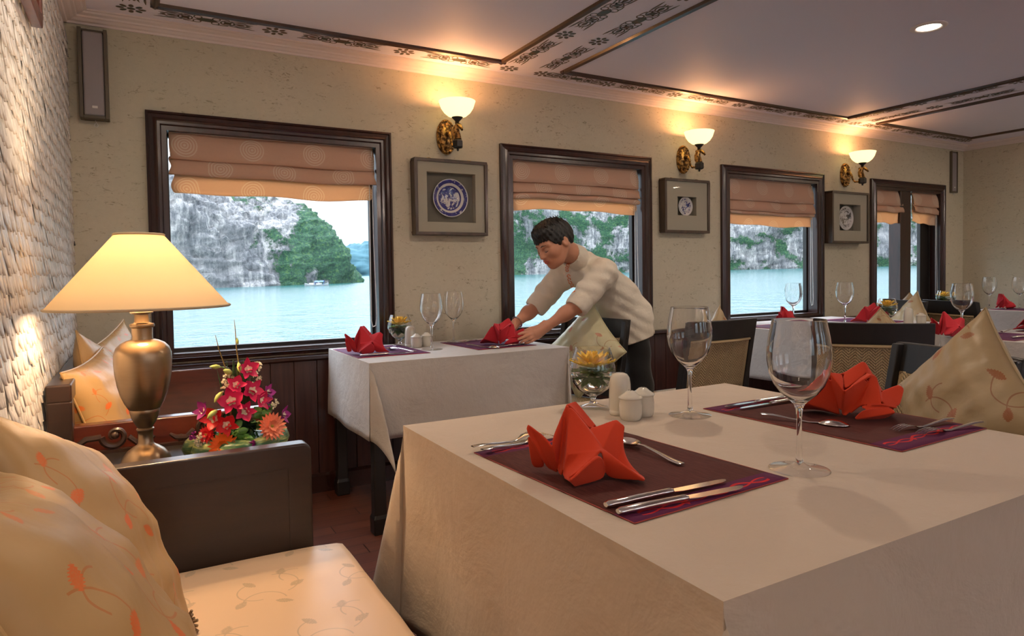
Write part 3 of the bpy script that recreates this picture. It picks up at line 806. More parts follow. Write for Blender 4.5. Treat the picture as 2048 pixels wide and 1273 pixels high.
for k, (x, lb) in enumerate(((1.552, 'brass wall sconce with glowing bowl above the largest shadow box'), (3.362, 'brass wall sconce above the small blue plate'), (5.18, 'farthest brass wall sconce, above the dark patterned plate'))):
    place(sp, u, (x, YW, 1.905), 0, lb)
    l = light('sconce_bulb', 'POINT', (x, YW-.160, 1.905+.150), 2.6, (1.0, .42, .17), .03)

for k, x in enumerate((1.552, 3.362, 5.18)):
    place(sp, u, (x, YB, 1.905), PI, 'unseen sconce added on the opposite wall to brighten the ceiling', 'added fill sconces on the opposite wall')
    light('sconce_bulb', 'POINT', (x, YB+.160, 1.905+.150), 62.0, (1.0, .88, .84), .03)  # added fill light for the ceiling, much stronger than the visible sconces

# ------------------------------------------------------------------ speakers on the wall
def speaker(x0, x1, z0, z1, label, dp=1.0):
    cx = (x0+x1)/2; w = (x1-x0)/2; hh = (z1-z0)/2
    t = empty('wall_speaker', (cx, YW, (z0+z1)/2), 0, label, 'speaker')
    b = MB(); b.box(-w*.72, w*.72, -.055*dp, -.005*dp, -hh+.012, hh-.012); b.build('grille', M['speaker_grey'], t, smooth=30, bevel=.008, seg=3)
    b = MB(); f = w*.26
    b.box(-w, -w+f, -.062*dp, 0, -hh, hh); b.box(w-f, w, -.062*dp, 0, -hh, hh); b.box(-w+f, w-f, -.060*dp, 0, -hh, -hh+.013); b.box(-w+f, w-f, -.04*dp, 0, hh-.01, hh)
    b.build('housing', M['speaker_side'], t, smooth=0, bevel=.002)
    MB().box(-.008, .012, -.0585*dp, -.050*dp, -hh+.045, -hh+.055).build('badge', M['white_plastic'], t, smooth=0)
    c = MB(); c.tube([(.0, -.01, -hh), (.004, -.012, -hh-.012), (.010, -.012, -hh-.022), (.004, -.012, -hh-.030), (-.006, -.012, -hh-.024), (0, -.01, -hh-.010)], .0015, 6); c.build('wire', M['white_plastic'], t)
speaker(-.199, -.088, 1.829, 2.219, 'slim grey speaker in a dark frame in the left corner near the shell wall')
speaker(6.785, 6.895, 1.835, 2.228, 'slim dark framed speaker in the far corner past the last window', .35)

# corner of a dark picture frame hanging on the shell wall, mostly above the view
t = empty('hanging_picture', (XL, 2.06, 2.05), 0, 'corner of a dark red wooden picture frame hung high on the shell wall', 'picture frame')
b = MB()
for (a0, a1, c0, c1) in ((-.30, .215, -.225, -.195), (-.30, .215, .17, .20), (-.30, -.27, -.195, .17), (.185, .215, -.195, .17)): b.box(.012, .040, a0, a1, c0, c1)
b.build('frame', M['red_wood'], t, smooth=0, bevel=.004)
MB().box(.013, .020, -.271, .186, -.196, .171).build('canvas', M['mount_back'], t, smooth=0)
# ------------------------------------------------------------------ dining tables and cloths
def table(x0, x1, y0, y1, label, inset=.03):
    cx, cy = (x0+x1)/2, (y0+y1)/2; w, d = (x1-x0)/2-.012, (y1-y0)/2-.012
    t = empty('dining_table', (cx, cy, 0), 0, label, 'table')
    MB().box(-w, w, -d, d, .712, .745).build('tabletop', M['black_wood'], t, smooth=0, bevel=.004)
    a = MB()
    for (p, q, r, s) in ((-w+.05, w-.05, -d+.05, -d+.07), (-w+.05, w-.05, d-.07, d-.05), (-w+.05, -w+.07, -d+.07, d-.07), (w-.07, w-.05, -d+.07, d-.07)): a.box(p, q, r, s, .63, .712)
    a.build('apron', M['black_wood'], t, smooth=0)
    for sx in (-1, 1):
        for sy in (-1, 1):
            x, y = sx*(w-inset), sy*(d-inset); q = .027
            b = MB(); b.rings([[(x-q*k, y-q*k, z), (x+q*k, y-q*k, z), (x+q*k, y+q*k, z), (x-q*k, y+q*k, z)] for z, k in ((0, 1.18), (.07, 1.22), (.085, 1.0), (.40, .92), (.712, 1.1))])
            b.build('leg', M['black_wood'], t, smooth=0, bevel=.005)
    return t
def tablecloth(x0, x1, y0, y1, over, label, mat, seed=0, flare=.05, ear=.45, amp=.010, stp=.028, ed=(.62, .62), ymax=99):
    """square cloth laid over a table: flat top, hanging sides, folded pointed corners"""
    cx, cy = (x0+x1)/2, (y0+y1)/2; w, d = (x1-x0)/2, (y1-y0)/2; zt = .750
    r = random.Random(seed); ph = [r.uniform(0, 6.28) for _ in range(12)]
    def axis(hw):
        n1 = max(6, int(2*hw/stp)); n2 = max(6, int(over/stp))
        a = [-hw-over+over*i/n2 for i in range(n2)]+[-hw+2*hw*i/n1 for i in range(n1)]+[hw+over*i/n2 for i in range(n2+1)]
        return a
    ax, ay = axis(w), axis(d)
    rad = .020
    def pos(u, v):
        du = max(0, abs(u)-w); dv = max(0, abs(v)-d); sx = 1 if u > 0 else -1; sy = 1 if v > 0 else -1
        if du == 0 and dv == 0: return (u, v, zt+.0006*math.sin(u*9+ph[0])*math.sin(v*7+ph[1]))
        def drop(s):        # rounded edge then a slightly flared fall
            if s < rad*1.57: a = s/rad; return rad*math.sin(a), -rad*(1-math.cos(a))
            return rad+(s-rad*1.57)*flare, -rad-(s-rad*1.57)*math.sqrt(1-flare*flare)
        def ripple(tc, s, k):
            f = min(1, s/.25); return (math.sin(tc*7.5+ph[k])*1.0+math.sin(tc*17+ph[k+1]+s*3)*.45+math.sin(tc*3.1+ph[k+2])*.8)*amp*f*f*(1+s)
        if du > 0 and dv == 0:
            o, z = drop(du); o += ripple(v, du, 2+(sx > 0)*3); return (sx*(w-rad+o), v, zt+z)
        if dv > 0 and du == 0:
            o, z = drop(dv); o += ripple(u, dv, 4+(sy > 0)*3); return (u, sy*(d-rad+o), zt+z)
        s = math.hypot(du, dv); a = math.atan2(dv, du)        # 0 -> x side, pi/2 -> y side
        o, z = drop(s)
        ox = o+ripple(sy*d, s, 2+(sx > 0)*3)*math.cos(a)**2; oy = o+ripple(sx*w, s, 4+(sy > 0)*3)*math.sin(a)**2
        # fold: the spare cloth sticks out along the diagonal, then lies back
        bul = ear*max(0, s-rad)*math.sin(2*a)
        X = w-rad+ox*math.cos(a)**.6+bul*ed[0]; Y = d-rad+oy*max(math.sin(a), 0)**.6+bul*ed[1]
        wob = .012*math.sin(4*a)*min(1, s/.2)
        return (sx*(X+wob), sy*(Y-wob), zt+z*(1-.05*math.sin(2*a)))
    V = [pos(u, v) for v in ay for u in ax]; n = len(ax)
    V = [(x, min(y, ymax-cy-.0015*i/len(V)), z) for i, (x, y, z) in enumerate(V)]
    F = [(i*n+j, i*n+j+1, (i+1)*n+j+1, (i+1)*n+j) for i in range(len(ay)-1) for j in range(n-1)]
    b = MB(); b.add(V, F); o = b.build('tablecloth', mat, smooth=80, merge=False, solid=.0014, loc=(cx, cy, 0))
    return tag(o, label, 'tablecloth')
TB = [(.560, 1.672, .524, 1.552), (.845, 1.868, 2.745, 3.435), (3.40, 4.72, 2.42, 3.30), (3.72, 4.90, .95, 1.96), (6.30, 6.85, 1.75, 3.05)]
LB = ['front table nearest the camera', 'window table where the waiter leans', 'table by the third window', 'aisle table at the right edge', 'far table in the right corner']
CL = ['white cloth to the floor almost, on the front table nearest the camera', 'white cloth with hanging corner on the window table under the waiter\'s hands', 'white cloth on the table by the third window, seen through the wine glass', 'white cloth on the aisle table at the right edge of the photo', 'white cloth on the far corner table by the end wall']
for k, (tb, l1, l2) in enumerate(zip(TB, LB, CL)):
    table(*tb, 'dark wooden table under white cloth, '+l1)
    tablecloth(*tb, (.50, .345, .33, .34, .33)[k], l2, M['tablecloth' if k == 0 else 'tablecloth_cool'], k+3, (.05, .03, .03, .03, .03)[k], (.30, .5, .4, .4, .4)[k], (.011, .005, .006, .006, .006)[k], .028, ((.25, .8), (-.30, .50), (.5, .5), (.5, .5), (.5, .5))[k], 3.468 if k in (1, 2) else 99)

# ------------------------------------------------------------------ chairs with woven backs
def make_chair():
    t = empty('dining_chair', (0, 0, 0)); t['category'] = 'chair'
    # seat towards +y; the back stands at y = -.20
    W = .225
    def backy(z, s=0): return -.200-max(0, z-.45)*.18-.030*(1-s*s)     # leaning and bowed back
    for s in (-1, 1):
        b = MB(); R = []
        for z in (0, .2, .43, .6, .75, .868):
            y = -.235+.04*(z/.45) if z < .45 else backy(z, 1)+.005
            q = .016+.004*(z < .5)
            R.append([(s*W-q, y-q*1.2, z), (s*W+q, y-q*1.2, z), (s*W+q, y+q*1.2, z), (s*W-q, y+q*1.2, z)])
        b.rings(R); b.build('rear_post', M['black_wood'], t, smooth=0, bevel=.004)
        b = MB(); x, y, q = s*(W-.01), .205, .018
        b.rings([[(x-q*k, y-q*k, z), (x+q*k, y-q*k, z), (x+q*k, y+q*k, z), (x-q*k, y+q*k, z)] for z, k in ((0, .8), (.42, 1.1))]); b.build('front_leg', M['black_wood'], t, smooth=0, bevel=.003)
    b = MB(); N = 12
    R = []
    for i in range(N+1):
        s = -1+2*i/N; x = s*(W+.018)
        R.append([(x, backy(.775, s)-.012, .772), (x, backy(.775, s)+.010, .772), (x, backy(.875, s)+.010, .872), (x, backy(.875, s)-.012, .872)])
    b.rings(R); b.build('top_rail', M['black_wood'], t, smooth=30, bevel=.004)
    b = MB(); R = []
    for i in range(N+1):
        s = -1+2*i/N; x = s*(W-.01)
        R.append([(x, backy(.47, s)-.010, .465), (x, backy(.47, s)+.010, .465), (x, backy(.505, s)+.010, .505), (x, backy(.505, s)-.010, .505)])
    b.rings(R); b.build('lower_rail', M['black_wood'], t, smooth=30)
    V = []; UV = []; F = []; nz = 8
    for i in range(nz+1):
        z = .500+.278*i/nz
        for j in range(N+1):
            s = -1+2*j/N; V.append((s*(W-.012), backy(z, s), z)); UV.append((s*.5+.5, i/nz*.65))
    for i in range(nz):
        for j in range(N): a = i*(N+1)+j; F.append((a, a+1, a+N+2, a+N+1))
    b = MB(); b.add(V, F, 0, None, UV); b.build('woven_back', M['rattan'], t, smooth=80, solid=.008)
    e = MB()
    e.tube([(s_*(W-.014), backy(.772, s_)-.004, .765) for s_ in [-1+2*i/N for i in range(N+1)]], .009, 6)
    for s in (-1, 1): e.tube([(s*(W-.022), backy(z, 1)-.002, z) for z in (.50, .6, .7, .768)], .007, 6)
    e.build('woven_border', M['rattan_edge'], t)
    b = MB(); b.box(-W-.01, W+.01, -.225, .222, .405, .440); b.build('seat_frame', M['black_wood'], t, smooth=0, bevel=.004)
    V = []; UV = []; F = []
    for i in range(9):
        for j in range(9):
            x = -1+j/4; y = -1+i/4; V.append((x*.205, y*.195, .443+.018*(1-x**4)*(1-y**4))); UV.append((j/8, i/8))
    for i in range(8):
        for j in range(8): a = i*9+j; F.append((a, a+1, a+10, a+9))
    b = MB(); b.add(V, F, 0, None, UV); b.build('woven_seat', M['rattan'], t, smooth=80)
    for s in (-1, 1): MB().box(s*(W-.01)-.009, s*(W-.01)+.009, -.215, .20, .16, .185).build('stretcher', M['black_wood'], t, smooth=0)
    return t
def rz_from(ax, ay, bx, by):      # chair whose top rail runs from point a (its left when seated) to b: returns centre and angle
    return
cp = make_chair(); u = []
# (x, y, heading of the sitter, label)
def chair_from_back(p, q, label):
    """p, q: ends of the top rail, p at the sitter's left hand"""
    mx, my = (p[0]+q[0])/2, (p[1]+q[1])/2; dx, dy = q[0]-p[0], q[1]-p[1]; a = math.atan2(dy, dx)
    f = Vector((-dy, dx, 0)).normalized(); off = .285
    return place(cp, u, (mx+f.x*off, my+f.y*off, 0), a, label)
# local +x runs p->q, sitter faces local +y
chair_from_back((2.055, .865), (2.235, 1.300), 'dark chair with woven back in the right foreground, holding the big gold cushion')
chair_from_back((2.345, 2.395), (2.806, 2.397), 'dark chair seen from behind just right of the waiter, with woven back')
chair_from_back((2.770, 2.020), (3.080, 1.640), 'dark chair seen from behind with a broad curved top rail, behind the right-hand orange napkin')
chair_from_back((2.235, 2.715), (2.150, 3.190), 'dark chair between the waiter and the window table, a cream cushion leaning on it')
chair_from_back((5.050, 2.740), (5.250, 3.200), 'dark chair on the far side of the third-window table')
chair_from_back((5.36, 2.96), (5.20, 2.50), 'dark chair behind the gold cushion, turned toward the far corner table')
# ------------------------------------------------------------------ sofas along the shell wall
def rounded(x0, x1, z0, z1, r=.02, n=4, which=(1, 1, 1, 1)):
    P = []
    for k, (cx, cz, a) in enumerate(((x1-r, z0+r, -PI/2), (x1-r, z1-r, 0), (x0+r, z1-r, PI/2), (x0+r, z0+r, PI))):
        if which[k]: P += [(cx+r*math.cos(a+PI/2*i/n), cz+r*math.sin(a+PI/2*i/n)) for i in range(n+1)]
        else: P.append(((x1, z0), (x1, z1), (x0, z1), (x0, z0))[k])
    return P
def arm_panel(t, name, x0, x1, y, zt, wd=.048, mat='sofa_wood', panel=True):
    b = MB(); b.prism(rounded(x0, x1, 0, zt, .022, 5, (0, 1, 0, 0)), y-wd/2, y+wd/2, 'y')
    a = b.build(name, M[mat], t, smooth=30, bevel=.005, seg=3)
    if panel:
        for s in (-1, 1):
            yy = y+s*wd/2; q = MB(); i = .058
            R = []
            for ins, hgt in ((0, .001), (.0015, -.006), (.0055, -.006), (.0070, .0012)):
                R.append([(x0+i+ins, yy+s*hgt, .08+ins), (x1-i-ins, yy+s*hgt, .08+ins), (x1-i-ins, yy+s*hgt, zt-i-ins), (x0+i+ins, yy+s*hgt, zt-i-ins)])
            R2 = [[(x0+i+.0055, yy+s*.0012, .0855), (x1-i-.0055, yy+s*.0012, .0855), (x1-i-.0055, yy+s*.0012, zt-i-.0055), (x0+i+.0055, yy+s*.0012, zt-i-.0055)]]
            q.rings(R, True, False); q.add(R2[0], [(0, 1, 2, 3)]); q.build('inset_panel', M[mat], a, smooth=0)
    return a
XS = XL+.016
def sofa(y0, y1, label, wd='sofa_wood', dz=.135):
    t = empty('wooden_sofa', (0, (y0+y1)/2, 0), 0, label, 'sofa'); cy = (y0+y1)/2; a0, a1 = y0-cy, y1-cy
    arm_panel(t, 'arm', XS, .372, a1-.024, .70, mat=wd)
    arm_panel(t, 'arm', XS, .372, a0+.024, .70, mat=wd)
    # pierced back: top rail, posts and a lattice
    b = MB(); b.box(XS, XS+.062, a0-.03, a1, .775-dz, .828-dz); b.box(XS, XS+.05, a0+.05, a1-.05, .50, .54)
    for y in (a0+.0, a1-.04): b.box(XS, XS+.062, y-.03, y+.04, .0, .78-dz)
    b.build('back_rail', M['sofa_wood'], t, smooth=0, bevel=.006, seg=3)
    l = MB(); y = a0+.10
    while y < a1-.12 and dz == 0:
        P = rounded(y, y+.15, .575, .740, .03, 5); Q = rounded(y+.014, y+.136, .589, .726, .02, 5)
        l.rings([[(XS+.018, p, q) for p, q in P], [(XS+.038, p, q) for p, q in P], [(XS+.038, p, q) for p, q in Q], [(XS+.018, p, q) for p, q in Q], [(XS+.018, p, q) for p, q in P]], True, False)
        l.box(XS+.02, XS+.036, y+.068, y+.082, .54, .775); y += .19
    if l.v: l.build('back_lattice', M['sofa_wood'], t, smooth=0)
    MB().box(XS, .40, a0+.048, a1-.048, .26, .345).build('seat_frame', M['sofa_wood'], t, smooth=0, bevel=.004)
    for y in (a0+.10, a1-.14): MB().box(.33, .38, y, y+.05, 0, .262).build('leg', M['sofa_wood'], t, smooth=0)
    # box cushion with a soft crowned top
    N, K = 26, int((a1-a0)/.035); V = []; X0, X1, Y0, Y1 = XS+.062, .445, a0+.052, a1-.052
    R = []
    sec = [(X0, .346), (X0, .43), (X0+.02, .446)]+[(X0+.02+(X1-X0-.045)*i/10, .446+.006*math.sin(PI*i/10)) for i in range(1, 11)]+[(X1-.010, .442), (X1-.002, .430), (X1+.002, .412), (X1+.003, .385), (X1, .362), (X1-.012, .348)]
    for i in range(K+1):
        s = i/K; y = Y0+(Y1-Y0)*s; e = min(s, 1-s)*(Y1-Y0); k = min(1, e/.035); k = math.sqrt(1-(1-k)**2)
        ring = []
        for (x, z) in sec:
            zz = .396+(z-.396)*(.25+.75*k); xx = X0+(x-X0)*(1-.04*(1-k))
            w = .0035*noise.noise(Vector((xx*6, (y+cy)*5, 1)))+.002*math.sin((y+cy)*40+xx*30)*max(0, (xx-.25)*3)
            ring.append((xx, y, zz+w))
        R.append(ring)
    MB().rings(R).build('seat_cushion', M['damask'], t, smooth=60)
    return t
sofa(-.75, 1.760, 'dark wooden sofa in the foreground with a damask seat and plain side panel')
sofa(2.270, 3.455, 'dark wooden sofa in the corner beyond the table lamp', 'red_wood', 0)

# console between the sofas, with a carved scroll gallery
t = empty('console_table', (.07, 2.02, 0), 0, 'low dark console holding the brass lamp and the flowers between the sofas', 'side table')
MB().box(-.295, .295, -.225, .215, .600, .625).build('tabletop', M['black_wood'], t, smooth=0, bevel=.004)
MB().box(-.28, .28, -.20, .20, .06, .60).build('cabinet', M['red_wood'], t, smooth=0, bevel=.003)
b = MB()
def spiral(cx, cz, r0, turns, a0, s=1, n=26): return [(cx+s*(r0*(1-.75*i/n))*math.cos(a0+turns*2*PI*i/n), .196, cz+(r0*(1-.75*i/n))*math.sin(a0+turns*2*PI*i/n)) for i in range(n+1)]
for (cx, s) in ((-.14, 1), (.10, -1), (.21, 1)):
    b.tube(spiral(cx, .672, .034, 1.15, PI, s), [.010-.005*i/26 for i in range(27)], 7)
    b.tube([(cx+s*.034, .196, .665), (cx+s*.055, .196, .645), (cx+s*.085, .196, .648), (cx+s*.10, .196, .66)], [.008, .009, .008, .004], 7)
    b.tube([(cx-s*.034, .196, .672), (cx-s*.07, .196, .670), (cx-s*.10, .196, .650), (cx-s*.115, .196, .635)], [.009, .009, .008, .005], 7)
    b.ball((cx, .196, .674), .012, 8, 6)
    b.tube(spiral(cx+s*.07, .640, .014, 1.0, 0, s, 12), .005, 6)
b.box(-.27, .27, .186, .206, .624, .634)
b.build('scroll_gallery', M['sofa_wood'], t)

# ------------------------------------------------------------------ the table lamp
t = empty('table_lamp', (.006, 2.0, .625), 0, 'big brass urn table lamp with a wide cream cone shade, lit, between the sofas', 'lamp')
b = MB(); b.lathe([(0, 0), (.060, 0), (.063, .004), (.062, .012), (.056, .028), (.044, .044), (.030, .054), (.022, .059), (.0185, .064), (.0175, .085), (.0185, .097), (.021, .099), (.021, .102), (.018, .104), (.0185, .107), (.025, .117), (.031, .130), (.035, .145), (.036, .153), (.034, .157)], 48, caps=True)
b.build('base', M['bronze'], t, smooth=50)
b = MB(); b.lathe([(.033, .152), (.038, .156), (.047, .172), (.056, .195), (.0625, .222), (.0665, .250), (.0685, .278), (.0680, .300), (.0625, .317), (.0520, .328), (.0380, .335), (.0270, .338)], 56, caps=False)
b.build('body', M['bronze'], t, smooth=60)
b = MB(); b.lathe([(.0255, .336), (.0245, .345), (.0250, .368), (.0285, .370), (.0300, .374), (.0285, .379), (.020, .381), (.0175, .384), (.0175, .404), (.0265, .407), (.0275, .410), (.010, .412), (.009, .43)], 40)
b.build('neck', M['bronze'], t, smooth=40)
zb, ztp, rb, rt = .422, .612, .214, .058
b = MB(); P = [(rt+(rb-rt)*i/16, ztp-(ztp-zb)*i/16) for i in range(17)]
b.lathe(P+[(r-.0016, z-.0004) for r, z in reversed(P)], 84, caps=False); b.rings([[((rt)*math.cos(2*PI*j/84), rt*math.sin(2*PI*j/84), ztp) for j in range(84)], [((rt-.0016)*math.cos(2*PI*j/84), (rt-.0016)*math.sin(2*PI*j/84), ztp-.0004) for j in range(84)]], True, False)
sh = b.build('shade', M['lamp_shade'], t, smooth=60)
for (r, z) in ((rb, zb), (rt, ztp)):
    MB().tube([(r*math.cos(2*PI*j/64), r*math.sin(2*PI*j/64), z+.001) for j in range(65)], .0035, 6).build('rim_binding', M['shade_tape'], t)
b = MB(); b.tube([(0, 0, .425), (0, 0, .45)], .012, 12)
for a in range(3): b.tube([(0, 0, .605), ((rt-.004)*math.cos(a*2.1), (rt-.004)*math.sin(a*2.1), .610)], .0016, 5)
for s in (-1, 1): b.tube([(s*.010, 0, .44), (s*.035, 0, .49), (s*.035, 0, .56), (0, 0, .605)], .0014, 5)
b.build('shade_carrier', M['antique_gold'], t)
MB().lathe([(.0, .450), (.012, .452), (.014, .470), (.024, .495), (.0275, .515), (.022, .535), (0, .545)], 20, caps=False).build('bulb', M['bulb'], t)
light('table_lamp_bulb', 'POINT', (.006, 2.0, .625+.565), 8.5, (1.0, .70, .42), .022)
light('table_lamp_bulb', 'POINT', (.006, 2.0, .625+.470), 13.0, (1.0, .60, .32), .022)

t2_ = copy_tree(t); t2_.location = (.006, -1.15, .60); t2_['label'] = 'second brass table lamp at the other end of the sofa, outside the view'
t3_ = empty('side_table', (.04, -1.15, 0), 0, 'small dark side table outside the view, carrying the second lamp', 'side table')
MB().box(-.26, .26, -.22, .22, .57, .60).box(-.24, .24, -.20, .20, 0, .57).build('cabinet', M['red_wood'], t3_, smooth=0, bevel=.003)
light('table_lamp_bulb', 'POINT', (.006, -1.15, .60+.50), 9.0, (1.0, .58, .26), .025)

# ------------------------------------------------------------------ cushions
def pillow(name, c, az, lean, spin, size, thick, mat, label, corner_up=False, seed=0, dent=0.0, pip=True, curl=0.0):
    """c: centre; az: heading of the front face; lean: how far the top falls back; spin: turn in the plane of the face"""
    f = Vector((math.cos(az), math.sin(az), 0)); z = Vector((0, 0, 1))
    n = f*math.cos(lean)+z*math.sin(lean); u = z*math.cos(lean)-f*math.sin(lean); x = u.cross(n)
    R3 = Matrix(((x.x, u.x, n.x), (x.y, u.y, n.y), (x.z, u.z, n.z))).to_4x4()
    N = 34; h = size/2; r = random.Random(seed); ox = r.uniform(0, 50)
    def P(i, j, s):
        a = -1+2*i/N; b = -1+2*j/N
        a = math.sin(a*PI/2)*.35+a*.65; b = math.sin(b*PI/2)*.35+b*.65
        X = a*h*(1-.075*(1-b*b)); Y = b*h*(1-.075*(1-a*a))
        e = max(0, (1-abs(a)**2.6))*max(0, (1-abs(b)**2.6))
        t = thick/2*e**.55
        wr = noise.noise(Vector((a*2.1+ox, b*2.1, s)))*.012*e+noise.noise(Vector((a*5+ox, b*5, s)))*.004
        # pull folds running in from the corners
        fold = math.sin((a-b)*9+ox)*math.sin((a+b)*8+ox)*.0035*min(1, e*3)
        t2 = t+wr*(1 if t > 0 else 0)+fold
        if dent: t2 -= dent*math.exp(-((a*.9)**2+(b-.9)**2)*3)*e
        zc = -curl*(a*a+b*b)*h
        return (X, Y, s*max(t2, 0)+zc)
    b = MB()
    for s in (1, -1):
        V = [P(i, j, s) for j in range(N+1) for i in range(N+1)]; UV = [(i/N, j/N) for j in range(N+1) for i in range(N+1)]
        F = [(j*(N+1)+i, j*(N+1)+i+1, (j+1)*(N+1)+i+1, (j+1)*(N+1)+i) for j in range(N) for i in range(N)]
        b.add(V, F, 0, None, UV)
    o = b.build(name, M[mat], smooth=0, merge=True)
    o.data.shade_smooth()
    if pip:
        ed = [P(i, 0, 0) for i in range(N)]+[P(N, j, 0) for j in range(N)]+[P(N-i, N, 0) for i in range(N)]+[P(0, N-j, 0) for j in range(N+1)]
        MB().tube(ed, .0032, 6).build('piping', M[mat], o)
    o.matrix_world = T(*c) @ R3 @ RZ(spin)
    return tag(o, label, 'cushion')
D = math.radians
g = 'cushion_gold'
pillow('cushion', (-.058, .86, .680), D(8), D(24), D(-10), .50, .20, g, 'gold leaf-embroidered cushion nearest the camera, filling the bottom left corner', seed=4, dent=.02)
pillow('cushion', (-.078, 1.32, .650), D(-4), D(25), D(-24), .50, .175, g, 'gold embroidered cushion behind the nearest one, its gathered corner on the damask seat', seed=9, dent=.01)
pillow('cushion', (-.100, 2.56, .670), D(-14), D(17), D(5), .41, .17, g, 'gold cushion at the front of the corner sofa, just left of the lamp body', seed=2)
pillow('cushion', (-.128, 2.82, .705), D(-8), D(9), D(-14), .41, .12, g, 'gold cushion with a pointed ear, standing against the shell wall', seed=5)
pillow('cushion', (-.075, 3.12, .700), D(-22), D(10), D(14), .42, .13, g, 'cream-gold cushion deepest in the corner sofa, partly behind the lamp body', seed=6)
ck = bpy.data.objects['cushion.001']; b = MB()
for i in range(7):
    a = -1.1+i*.36; b.tube([(0, 0, 0), (.012*math.sin(a)*.6, .004, .012), (.030*math.sin(a), .006*math.cos(i*2.0), .026+.012*math.cos(a))], [.004, .006, .0035], 6)
kn_ = b.build('gathered_corner', M['brown_trim'], None)
kn_.matrix_world = T(.052, 1.375, .470) @ RZ(-.5) @ RY(1.3) @ Matrix.Scale(.8, 4); bpy.context.view_layer.update(); mw_ = kn_.matrix_world.copy(); kn_.parent = ck; kn_.matrix_parent_inverse = ck.matrix_world.inverted()

c = 'cushion_cream'
pillow('cushion', (1.985, .985, .735), math.atan2(.382, -.924), D(14), D(45), .395, .15, 'cushion_tan', 'big gold cushion standing on its corner on the right foreground chair', seed=11)
pillow('cushion', (2.085, 2.915, .705), math.atan2(-.25, -.97), D(16), D(47), .385, .14, c, 'cream cushion with brown sprigs standing on its corner on the waiter-side chair', seed=12)
pillow('cushion', (2.735, 2.60, .715), D(118), D(6), D(42), .31, .12, 'cushion_tan', 'tan cushion tip showing above the chair just right of the waiter', seed=13)
pillow('cushion', (4.93, 2.82, .675), math.atan2(.4, -.92), D(14), D(45), .40, .13, 'cushion_tan', 'gold cushion with its point up on the chair behind the third-window table', seed=14)
pillow('cushion', (3.46, 2.12, .735), math.atan2(.3, .9), D(10), D(45), .25, .10, 'cushion_tan', 'small brown cushion tip rising just above the curved chair rail', seed=15)
pillow('cushion', (5.54, 3.17, .68), math.atan2(-.3, -.9), D(10), D(45), .34, .12, 'cushion_tan', 'small olive-gold cushion tip below the post of the farthest window', seed=16)
pillow('cushion', (6.93, 2.72, .68), D(180), D(8), D(45), .38, .10, 'cushion_tan', 'gold cushion at the right edge, by the far corner table', seed=17)
# ------------------------------------------------------------------ place mats
def placemat(c, w, l, rz, mat, label, z=.7512, seed=0):
    nx, ny = 18, 24; V = []; F = []; ph = seed*1.7
    for j in range(ny+1):
        for i in range(nx+1):
            x = (-.5+i/nx)*w; y = (-.5+j/ny)*l; e = max(abs(x)/w, abs(y)/l)*2
            V.append((x+.0012*math.sin(y*50+ph), y, .0010+.0012*max(0, math.sin(y*70+x*12+ph))*(1 if e < .97 else .3)+.0014*max(0, noise.noise(Vector((x*9, y*9, seed))))))
    for j in range(ny):
        for i in range(nx): a = j*(nx+1)+i; F.append((a, a+1, a+nx+2, a+nx+1))
    b = MB(); b.add(V, F); o = b.build('placemat', M[mat], smooth=80, solid=.0012, loc=(c[0], c[1], z), rot=(0, 0, rz))
    ed = [(-w/2, -l/2), (w/2, -l/2), (w/2, l/2), (-w/2, l/2), (-w/2, -l/2)]; q = []
    for k in range(4):
        for i in range(10): q.append((ed[k][0]+(ed[k+1][0]-ed[k][0])*i/10, ed[k][1]+(ed[k+1][1]-ed[k][1])*i/10, .0012))
    q.append(q[0]); MB().tube(q, .0011, 5).build('hem', M['hem'], o)
    return tag(o, label, 'placemat')
placemat((.791, 1.000), .365, .475, .06, 'placemat_brown', 'brown silk placemat with purple ends under the front orange napkin', seed=1)
placemat((1.490, 1.035), .350, .520, .03, 'placemat_brown', 'brown silk placemat with purple ends at the far side of the front table', seed=2)
placemat((1.025, 3.150), .350, .44, .0, 'placemat_daylit', 'daylight-tinted placemat at the left end of the window table', seed=3)
placemat((1.600, 3.120), .340, .43, .04, 'placemat_daylit', 'purple placemat at the waiter\'s end of the window table', seed=4)
placemat((3.63, 2.83), .36, .46, 0, 'placemat_daylit', 'daylight-tinted placemat at the left end of the third-window table', seed=5)
placemat((4.45, 2.86), .36, .46, 0, 'placemat_daylit', 'daylight-tinted placemat at the right end of the third-window table', seed=6)
placemat((3.97, 1.78), .42, .30, 0, 'placemat_daylit', 'daylight-tinted placemat on the near side of the aisle table', seed=7)
placemat((4.55, 1.70), .42, .36, 0, 'placemat_daylit', 'daylight-tinted placemat at the far side of the aisle table', seed=8)
placemat((6.58, 2.80), .40, .34, 0, 'placemat_daylit', 'daylight-tinted placemat on the far corner table', seed=9)

